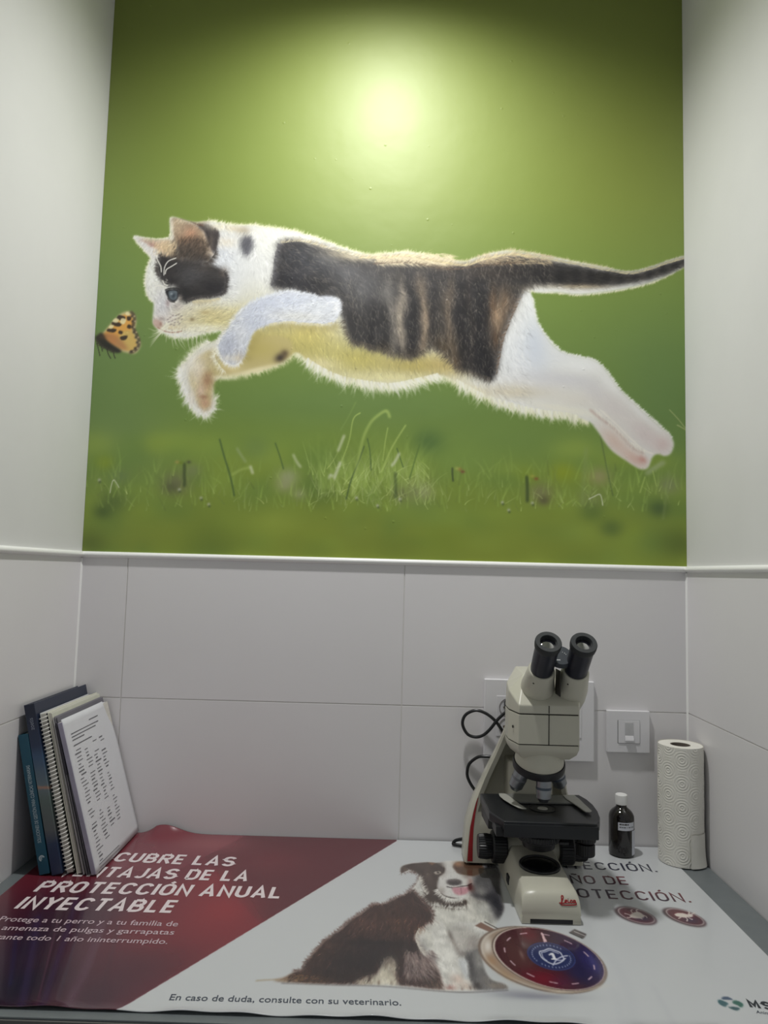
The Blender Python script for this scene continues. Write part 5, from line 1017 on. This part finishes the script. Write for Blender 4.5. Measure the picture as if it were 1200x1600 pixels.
# condenser under the stage, lamp window in the foot
cd = child('condenser', bm_lathe([(.0200, .064), (.0235, .066), (.0250, .074), (.0300, .076), (.0300, .086), (.0265, .088), (.0265, .104)], (X0, -.195, 0), n=64), m_black, sc, True)
child('knurled_ring', bm_lathe([(.0303, .0775), (.0312, .0785), (.0312, .0850), (.0303, .0860)], (X0, -.195, 0), n=96, caps=False, flute=48, fdepth=.03), m_stage, cd)
child('condenser_fork', bm_box(.760, .834, -.190, -.130, .0885, .0985, .002), m_black, sc, True)
child('aperture_lever', bm_box(X0+.024, X0+.038, -.2260, -.2200, .079, .083, .001), m_black, cd, True)
lw = child('lamp_window', bm_lathe([(.0300, -.003), (.0300, .0012), (.0290, .0026), (.0262, .0028), (.0255, .0014)], (X0-.004, -.222, .0482), (0, -.06, 1), n=56, caps=False), m_black, sc, True)
child('lens', bm_lathe([(.0256, .0012), (.0200, .0018), (.0, .0022)], (X0-.004, -.222, .0482), (0, -.06, 1), n=48, caps=False), mat('black_glass', (16, 17, 22), .12, spec=.7), lw, True)
# focus drive and stage controls
for s, xs in ((-1, .7575), (1, .8375)):
    kb = child('coarse_knob', bm_lathe([(.0190, 0), (.0232, .001), (.0242, .003), (.0242, .021), (.0230, .0235), (.0185, .0240)], (xs, -.142, .0445), (s, 0, 0), n=72, flute=36, fdepth=.02), m_black, sc, True, 20)
    child('fine_knob', bm_lathe([(.0150, .022), (.0178, .024), (.0190, .032), (.0182, .042), (.0168, .0450), (.0, .0455)], (xs, -.142, .0445), (s, 0, 0), n=60, caps=False, flute=20, fdepth=.06), m_black, kb, True, 20)
child('focus_housing', bm_lathe([(.0165, -.046), (.0165, .046)], (.7975, -.142, .0445), (1, 0, 0), n=36), m_ivory, sc, True)
kn = child('stage_drive', bm_lathe([(.0085, .100), (.0085, .0925), (.0140, .0920), (.0148, .0900), (.0148, .0760), (.0140, .0745), (.0085, .0740), (.0085, .0715)], (.8680, -.1950, 0), n=48, flute=24, fdepth=.04), m_black, sg, True, 25)
child('lower_knob', bm_lathe([(.0085, .0720), (.0128, .0715), (.0134, .0700), (.0134, .0560), (.0126, .0545), (.0, .0540)], (.8680, -.1950, 0), n=48, caps=False, flute=24, fdepth=.04), m_black, kn, True, 25)
child('drive_arm', bm_box(.846, .8760, -.206, -.150, .0990, .1066, .0015), m_black, sg, True)
child('power_switch', bm_box(.7495, .7530, -.2060, -.1900, .012, .024, .001), m_black, sc, True)
# maker's red script on the sloping front of the foot
def on_slope(a, b):                               # a = metres to the right, b = metres up the slope
    y = np.interp(b, [0, .0067, .0136, .0201, .0265], [-.3020, -.3005, -.2982, -.2950, -.2905]); z = np.interp(b, [0, .0067, .0136, .0201, .0265], [.0155, .0220, .0285, .0342, .0388])
    return Vector((a, float(y)-.0004, float(z)+.0004))
S = .0245; bx, by = .8035, .0125
glyphs = [[(.02, .10), (.12, .10), (.20, .40), (.27, .80), (.25, .98), (.18, .92), (.17, .60), (.16, .20), (.08, .02), (.20, .06), (.34, .14)], [(.34, .24), (.44, .32), (.44, .46), (.37, .44), (.35, .24), (.42, .12), (.50, .22)], [(.52, .44), (.52, .20), (.57, .14), (.61, .22)], [(.53, .60), (.535, .62)],
          [(.75, .42), (.68, .46), (.64, .30), (.68, .14), (.76, .20)], [(.92, .44), (.84, .46), (.79, .30), (.83, .14), (.91, .26), (.93, .44), (.92, .20), (.98, .14)], [(.10, -.14), (.45, -.16), (.88, -.10), (.98, .02)]]
bml = bmesh.new()
for g in glyphs: bm_tube([on_slope(bx+p[0]*S, by+p[1]*.0100) for p in g],   .00075, 5, bml, 4)
child('script_logo', bml, m_red, sc)

# ---------------------------------------------------------------- power cord from the wall socket
def Wp(px, y): a = plane_map([px], 1, y)[0]; return Vector((a[0], y, a[1]))
m_cord = mat('black_cord', (24, 25, 27), 0.35, var=0.08)
co = thing('power_cord', 'black power cord looped behind the left of the microscope', 'cord', (.75, -.02, .1))
path = [((800, 1103), -.022), ((789, 1113.5), -.030), ((777, 1125), -.030), ((766, 1139), -.026), ((755, 1148.6), -.022), ((742.6, 1151.6), -.018), ((730, 1146.5), -.016), ((722.7, 1131), -.016), ((727.5, 1117), -.016), ((742.6, 1110), -.018), ((757.7, 1114), -.021), ((771.5, 1124), -.023), ((781, 1136), -.024),
        ((792, 1156), -.026), ((790, 1174), -.028), ((775, 1182), -.028), ((759, 1182), -.026), ((746.7, 1183), -.022), ((734, 1192.6), -.018), ((730, 1205), -.016), ((731.6, 1217), -.016), ((740.5, 1232.5), -.018), ((756, 1250), -.024), ((770, 1275), -.028), ((765, 1300), -.030), ((745, 1308), -.030), ((727, 1310), -.028), ((712.5, 1313), -.026), ((708, 1319.6), -.026), ((712.5, 1325.5), -.030), ((726, 1329), -.036), ((742, 1330), -.046)]
pp = [Wp(p, y) for p, y in path]
for p in pp: p.z = max(p.z, .0052)
child('cable', bm_tube(pp, .00275, 10, smooth=7), m_cord, co, True)
child('plug', bm_lathe([(.0125, .0), (.0130, .004), (.0130, .018), (.0085, .026), (.0045, .030)], (pp[0].x, -.0105, pp[0].z), (0, -1, 0), n=28), m_cord, co, True)
# ---------------------------------------------------------------- socket plate and switch on the tiles
m_plate = mat('white_fitting', (226, 225, 228), 0.28, var=0.006, scale=12)
m_hole = mat('socket_shadow', (150, 146, 146), 0.5); m_pin = mat('brass_pin', (150, 140, 120), 0.4, metal=.8)
t = thing('wall_socket', 'wide white double wall socket plate behind the microscope', 'socket', (.835, 0, .21))
child('frame', bm_box(.7370, .9330, -.0085, -.0002, .1450, .2850, .0018, 3), m_plate, t, True)
child('insert', bm_box(.7595, .9100, -.0096, -.0080, .1860, .2560, .0005, 2), m_plate, t, True)
for x in (.7790,):
    for z in (.2365, .2030):
        s = child('outlet', bm_lathe([(.0155, .0), (.0155, .0008), (.0145, .0008), (.0140, -.0002), (.0, -.0003)], (x, -.0098, z), (0, -1, 0), n=36, caps=False), m_hole, t, True)
        for dx in (-.006, .006): child('contact_hole', bm_lathe([(.0022, 0), (.0022, .0004), (.0, .0005)], (x+dx, -.0101, z), (0, -1, 0), n=12, caps=False), m_pin, s)
t = thing('light_switch', 'small square white light switch left of the paper roll', 'switch', (.993, 0, .2))
child('frame', bm_box(.9555, 1.0312, -.0085, -.0002, .1630, .2357, .0012, 3), m_plate, t, True)
child('gap', bm_box(.9740, 1.0135, -.0088, -.0080, .1790, .2195, .0002, 1), mat('joint_shadow', (96, 96, 98), .6), t)
child('rocker', bm_box(.9750, 1.0130, -.0098, -.0082, .1796, .2190, .0005, 2), m_plate, t, True)
child('slot', bm_prism([(-.0099, .2150), (-.0101, .2150), (-.0112, .1930), (-.0099, .1930)], .9868, 1.0012, axis='x'), mat('slot_grey', (188, 188, 190), .35), t)
child('slider', bm_prism([(-.0098, .1930), (-.0115, .1930), (-.0138, .1860), (-.0138, .1838), (-.0098, .1838)], .9866, 1.0016, .0003, 1, axis='x'), m_plate, t, True)

# ---------------------------------------------------------------- kitchen paper roll
def quilt_mat():
    m = bpy.data.materials.new('quilted_paper'); m.use_nodes = True; nt = m.node_tree; p = nt.nodes['Principled BSDF']
    p.inputs['Roughness'].default_value = .9; p.inputs['Specular IOR Level'].default_value = .1
    tc = nt.nodes.new('ShaderNodeTexCoord'); n = nt.nodes.new('ShaderNodeTexNoise'); n.inputs['Scale'].default_value = 40; r = nt.nodes.new('ShaderNodeValToRGB')
    nt.links.new(tc.outputs['Object'], n.inputs['Vector']); nt.links.new(n.outputs['Fac'], r.inputs[0]); nt.links.new(r.outputs[0], p.inputs['Base Color'])
    r.color_ramp.elements[0].color = rgba((222, 220, 210)); r.color_ramp.elements[1].color = rgba((234, 232, 224))
    n2 = nt.nodes.new('ShaderNodeTexNoise'); n2.inputs['Scale'].default_value = 520
    b = nt.nodes.new('ShaderNodeBump'); b.inputs['Strength'].default_value = .18; b.inputs['Distance'].default_value = .001
    nt.links.new(tc.outputs['Object'], n2.inputs['Vector']); nt.links.new(n2.outputs['Fac'], b.inputs['Height']); nt.links.new(b.outputs[0], p.inputs['Normal'])
    return m
m_paper = quilt_mat()
RX, RY, RR, RH = 1.0632, -.0625, .0365, .1905
t = thing('paper_roll', 'white quilted kitchen paper roll standing in the right corner', 'paper roll', (RX, RY, .0015))
# outer wrap with real embossed rings: radius varies with distance to staggered rosette centres
na, nz = 260, 300
ang = np.linspace(0, 2*np.pi, na, endpoint=False); zz = np.linspace(0, RH, nz)
AA, ZZ = np.meshgrid(ang, zz); ss = AA*RR
best = np.full(AA.shape, 9.0)
per = 2*np.pi*RR; cw = per/10
for j in range(-1, 7):
    for i in range(10):
        cx = i*cw; cz = j*.0380+(.019 if i % 2 else 0)
        dx = np.abs(ss-cx); dx = np.minimum(dx, per-dx)
        best = np.minimum(best, np.sqrt(dx**2+(ZZ-cz)**2))
rad = RR-.00040+.00040*np.cos(best/.0043*2*np.pi)*np.clip(1.3-best/.0165, .25, 1)
rad += .0004*np.sin(AA*2+ZZ*20)
V = np.stack([RX+np.cos(AA)*rad, RY+np.sin(AA)*rad, .0022+ZZ], -1).reshape(-1, 3)
F = [(j*na+i, j*na+(i+1) % na, (j+1)*na+(i+1) % na, (j+1)*na+i) for j in range(nz-1) for i in range(na)]
me = bpy.data.meshes.new('outer_wrap'); me.from_pydata(V.tolist(), [], F); o = link_mesh('outer_wrap', me, m_paper, smooth='all'); attach(o, t)
child('roll_end', bm_lathe([(RR-.0006, -.0016), (RR-.0015, -.0006), (.026, -.0004), (.0166, -.0008), (.0160, -.0020)], (RX, RY, .0022+RH), n=72, caps=False), m_paper, t, True)
child('roll_end', bm_lathe([(.0160, .0), (RR-.0008, .0)], (RX, RY, .0023), n=72, caps=False), m_paper, t)
child('core', bm_lathe([(.0160, .0), (.0160, RH-.0012), (.0150, RH-.0012), (.0148, RH-.03), (.0148, .002)], (RX, RY, .0023), n=40, caps=False), mat('grey_card', (112, 104, 96), .9), t, True)
bmf = bmesh.new(); g = []
for j in range(15):
    z = j/14; row = []
    for i in range(9):
        a = math.radians(-88+i*7.2); fl = (1-z)**3*.0045*(.4+.6*(i/8 if i < 6 else (10-i)/5))
        r = RR+.0009+fl
        row.append(bmf.verts.new((RX+math.cos(a)*r, RY+math.sin(a)*r, .0026+z*.052)))
    g.append(row)
for j in range(14):
    for i in range(8): bmf.faces.new((g[j][i], g[j][i+1], g[j+1][i+1], g[j+1][i]))
child('loose_end', bmf, m_paper, t, 'all')

# ---------------------------------------------------------------- brown bottle
BX, BY, BR = .9700, -.0415, .0212
t = thing('medicine_bottle', 'small dark brown glass bottle with white cap beside the paper roll', 'bottle', (BX, BY, .0015))
child('glass_body', bm_lathe([(.0, .0), (.0185, .0), (.0207, .0015), (BR, .004), (BR, .060), (.0208, .0645), (.0190, .0690), (.0160, .0728), (.0118, .0762), (.0092, .0785), (.0086, .0805), (.0086, .0890)], (BX, BY, .0021), n=56, caps=False), mat('amber_glass', (18, 13, 12), .08, spec=.5, var=.05, coat=.6), t, True)
child('cap', bm_lathe([(.0100, .0828), (.0103, .0835), (.0103, .0965), (.0098, .0985), (.0085, .0993), (.0, .0993)], (BX, BY, .0021), n=64, caps=False, flute=32, fdepth=.02), mat('white_cap', (232, 232, 230), .4), t, True, 25)
def wrap(a0, a1, z0, z1, r, n=18): return [[Vector((BX+math.cos(a)*r, BY+math.sin(a)*r, z)) for a, z in ((p, z0), (q, z0), (q, z1), (p, z1))] for p, q in zip(np.radians(np.linspace(a0, a1, n+1)), np.radians(np.linspace(a0, a1, n+1)[1:]))]
lb = decal('label', wrap(-122, -40, .0470, .0600, BR+.0003), mat('label_paper', (206, 208, 216), .6), t)
decal('print_lines', sum([wrap(a, b, z, z+h, BR+.0005, 3) for a, b, z, h in ((-116, -106, .0560, .0022), (-104, -97, .0560, .0022), (-95, -82, .0560, .0022), (-80, -74, .0560, .0022), (-116, -108, .0517, .0013), (-106, -99, .0517, .0013), (-97, -88, .0517, .0013), (-83, -80, .0517, .0013), (-75, -66, .0517, .0013), (-62, -58, .0517, .0013), (-55, -48, .0517, .0013))], []), mat('label_ink', (60, 58, 60), .6), lb)
decal('side_label', wrap(-56, 12, .0060, .0460, BR+.0003), mat('label_paper', (206, 208, 216), .6), t)

# ---------------------------------------------------------------- books and papers leaning on the left wall
class Lean:
    """local frame of something leaning left: u = thickness, w = depth, v = height"""
    def __init__(s, x, y, deg): s.x, s.y = x, y; a = math.radians(deg); s.u = Vector((math.cos(a), 0, math.sin(a))); s.v = Vector((-math.sin(a), 0, math.cos(a)))
    def __call__(s, u, w, v): return Vector((s.x, s.y, .0021))+s.u*u+Vector((0, 1, 0))*w+s.v*v
    def box(s, u0, u1, w0, w1, v0, v1, bev=.0004, seg=1):
        bm = bm_box(u0, u1, w0, w1, v0, v1, bev, seg)
        for q in bm.verts: q.co = s(*q.co)
        return bm
m_pages = mat('page_edges', (206, 203, 194), .85, var=.08, scale=30, stretch=(40, 1, 1))
def ramp_mat(name, stops, rough=.4, axis=2, size=.25, noise=.0):
    m = bpy.data.materials.new(name); m.use_nodes = True; nt = m.node_tree; p = nt.nodes['Principled BSDF']; p.inputs['Roughness'].default_value = rough
    tc = nt.nodes.new('ShaderNodeTexCoord'); sp = nt.nodes.new('ShaderNodeSeparateXYZ'); r = nt.nodes.new('ShaderNodeValToRGB'); mu = nt.nodes.new('ShaderNodeMath'); mu.operation = 'MULTIPLY_ADD'
    n = nt.nodes.new('ShaderNodeTexNoise'); n.inputs['Scale'].default_value = 70; ad = nt.nodes.new('ShaderNodeMath'); ad.operation = 'MULTIPLY_ADD'; ad.inputs[1].default_value = noise
    nt.links.new(tc.outputs['Object'], sp.inputs[0]); nt.links.new(tc.outputs['Object'], n.inputs['Vector']); nt.links.new(sp.outputs[axis], mu.inputs[0]); mu.inputs[1].default_value = 1/size; mu.inputs[2].default_value = 0
    nt.links.new(n.outputs['Fac'], ad.inputs[0]); nt.links.new(mu.outputs[0], ad.inputs[2]); nt.links.new(ad.outputs[0], r.inputs[0]); nt.links.new(r.outputs[0], p.inputs['Base Color'])
    el = r.color_ramp.elements
    while len(el) < len(stops): el.new(.5)
    for e, (a, c) in zip(el, stops): e.position = a; e.color = rgba(c)
    return m
YF = -.1950
def hard_book(name, label, cat, x, deg, th, h, dp, m_cover, y=YF):
    t = thing(name, label, cat, (x, y+dp/2, .0015)); L = Lean(x, y, deg)
    bm = L.box(0, .0012, .0006, dp, 0, h); b2 = L.box(th-.0012, th, .0006, dp, 0, h)
    child('cover_board', bm, m_cover, t, True); child('cover_board', b2, m_cover, t, True)
    sp = child('spine', L.box(0, th, 0, .0014, 0, h, .0005, 2), m_cover, t, True)
    child('pages', L.box(.0014, th-.0014, .0016, dp-.003, .0015, h-.002, 0), m_pages, t)
    return t, L, sp
m_teal = mat('teal_cover', (34, 84, 104), .35, var=.06, scale=14)
t, L, sp = hard_book('book', 'teal paperback with white spine lettering leaning on the left wall', 'book', .0470, 12.7, .0155, .2100, .1500, m_teal)
text_quad('spine_lettering', 'SOLUCIONES DE GESTIÓN PARA CLÍNICAS VETERINARIAS', L(.0108, -.0006, .047), L(.0108, -.0006, .163), L.u*-.0052, mat('spine_white', (176, 196, 202), .5), sp, .008, lift=(0, 0, 0))
_c = lambda r0, r1, a0, a1, k=14: [[L(.0078+math.cos(p)*r0, -.0006, .0240+math.sin(p)*r0), L(.0078+math.cos(p)*r1, -.0006, .0240+math.sin(p)*r1), L(.0078+math.cos(q)*r1, -.0006, .0240+math.sin(q)*r1), L(.0078+math.cos(q)*r0, -.0006, .0240+math.sin(q)*r0)] for p, q in zip(np.linspace(a0, a1, k), np.linspace(a0, a1, k)[1:])]
decal('emblem', _c(.0024, .0046, .2, 4.4)+_c(.0006, .0018, .6, 5.2), mat('spine_white', (176, 196, 202), .5), sp)
m_navy = ramp_mat('navy_cover', [(0.0, (44, 58, 84)), (.22, (46, 60, 88)), (.30, (92, 96, 98)), (.48, (92, 108, 104)), (.535, (104, 118, 122)), (.55, (168, 132, 112)), (.565, (100, 116, 124)), (.72, (62, 88, 118)), (.80, (44, 58, 86)), (1.0, (34, 42, 62))], .3, 2, .25, .05)
t, L, sp = hard_book('book', 'tall navy blue book with a picture spine right of the teal one', 'book', .0658, 13.3, .0160, .2570, .1930, m_navy)
text_quad('spine_lettering', 'zoetis', L(.0108, -.0006, .218), L(.0108, -.0006, .236), L.u*-.0066, mat('spine_grey', (150, 158, 172), .5), sp, .0, lift=(0, 0, 0))
# wire-bound notebook
x, deg = .0850, 13.5
t = thing('notebook', 'spiral-bound notebook with a white coil spine between navy book and loose papers', 'notebook', (x, YF+.09, .0015)); L = Lean(x, YF+.004, deg)
child('back_cover', L.box(.0004, .0012, .004, .186, 0, .2440), mat('white_card', (196, 198, 200), .6), t)
child('pages', L.box(.0013, .0098, .0045, .184, .0010, .2420, 0), m_pages, t)
child('front_cover', L.box(.0100, .0112, .004, .186, 0, .2420), ramp_mat('grey_green_cover', [(0, (70, 72, 66)), (.3, (74, 78, 70)), (.6, (66, 74, 68)), (.9, (40, 44, 60))], .4, 2, .24, .1), t)
hx = []
NT = 40
for i in range(NT*12+1):
    a = i/12*2*math.pi; v = .004+.2340*i/(NT*12)
    hx.append(L(.0056+.0062*math.cos(a), .0040+.0058*math.sin(a), v))
child('coil', bm_tube(hx, .00105, 6, smooth=0), mat('white_coil', (226, 226, 218), .4), t, True)
# ivory folder, grey sheaf
x, deg = .1014, 14.2
t = thing('folder', 'ivory card folder right of the spiral notebook', 'folder', (x, YF+.1, .0015)); L = Lean(x, YF+.006, deg)
m_iv = mat('ivory_card', (206, 206, 190), .6)
child('card', L.box(0, .0010, 0, .190, 0, .2470), m_iv, t); child('card', L.box(.0046, .0056, .002, .188, 0, .2440), m_iv, t)
child('papers', L.box(.0012, .0044, .0014, .186, .001, .2450, 0), m_pages, t)
x, deg = .1102, 14.9
t = thing('paper_sheaf', 'sheaf of grey-edged papers behind the printed list', 'papers', (x, YF+.1, .0015))
rs = random.Random(4)
for k in range(6):
    L = Lean(x+.0018*k, YF+.006+rs.uniform(-.001, .006), deg+.12*k)
    child('sheet', L.box(0, .0011, 0, .184-rs.uniform(0, .006), rs.uniform(0, .001), .2330+rs.uniform(-.006, .010), 0), mat('sheet_'+('grey', 'pale', 'dark')[k % 3], ((138, 136, 142), (188, 186, 186), (112, 110, 118))[k % 3], .7), t)
child('dark_tab', Lean(x, YF+.004, deg).box(.0040, .0075, 0, .004, .150, .2300), mat('dark_tab', (58, 56, 66), .5), t)
# printed list on top: a bent bundle of sheets
x, deg = .1244, 16.4
t = thing('printed_list', 'white bundle of printed list sheets, outermost of the papers leaning in the left corner', 'papers', (x, YF+.1, .0015)); L = Lean(x, YF+.004, deg)
m_white = mat('white_paper', (214, 215, 218), .7, var=.01)
D, HH, TH2 = .1880, .2370, .0075
def face(w, v):                                   # the bundle's outer face bows a little and its far top corner curls back
    c = max(0.0, (w-.140)/.048)*max(0.0, (v-.150)/.092)
    return TH2+.0022*math.sin(math.pi*w/D)*.6-.010*c*c
nu_, nv_ = 20, 24; bm = bmesh.new(); G = {}
for i in range(nu_+1):
    for j in range(nv_+1):
        w, v = D*i/nu_, HH*j/nv_
        if i == nu_ : w -= .004*(v/HH)
        if v > HH-.012 and w > D-.020: w, v = w-.002, v-.003
        for s in (0, 1): G[i, j, s] = bm.verts.new(L(face(w, v)-(.0 if s else .0012), w, v))
for i in range(nu_):
    for j in range(nv_):
        bm.faces.new((G[i, j, 1], G[i+1, j, 1], G[i+1, j+1, 1], G[i, j+1, 1])); bm.faces.new((G[i, j, 0], G[i, j+1, 0], G[i+1, j+1, 0], G[i+1, j, 0]))
for j in range(nv_):
    for i in (0, nu_): bm.faces.new((G[i, j, 0], G[i, j, 1], G[i, j+1, 1], G[i, j+1, 0]))
for i in range(nu_):
    for j in (0, nv_): bm.faces.new((G[i, j, 0], G[i+1, j, 0], G[i+1, j, 1], G[i, j, 1]))
top = child('top_sheet', bm, m_white, t, 'all')
child('under_sheets', L.box(0, .0060, .0010, D-.004, .0010, HH-.004, 0), m_pages, t)
fold = child('folded_edge', L.box(.0004, .0074, -.0012, .0006, .0010, HH-.004, .0003), mat('lavender_fold', (158, 154, 172), .6, var=.08, scale=50), t)
rows_ = []
rr = random.Random(8)
def dash(w0, w1, v0, v1): rows_.append([L(face(w, v)+.0006, w, v) for w, v in ((w0, v0), (w1, v0), (w1, v1), (w0, v1))])
for v, w0, w1 in ((.222, .088, .125), (.2135, .018, .122), (.2085, .018, .108), (.2035, .018, .060), (.195, .018, .085)): dash(w0, w1, v-.004, v-.0026)
cols_ = [(.016, .040), (.048, .072), (.078, .102), (.108, .130)]
for k in range(32):
    v = .183-k*.0055
    for ci, (a, b) in enumerate(cols_):
        if v < .045-(3-ci)*.006 and ci > 0: continue
        if rr.random() < .16: continue
        s0 = a+rr.uniform(0, .006); e0 = b-rr.uniform(0, .012)
        hgt = .0017 if rr.random() < .3 else .0010
        dash(s0, e0, v, v+hgt)
dash(.014, .094, .0085, .0094); dash(.014, .094, .0035, .0042)
decal('table_rows', rows_, mat('print_grey', (98, 98, 102), .7), top)['kind'] = 'stuff'
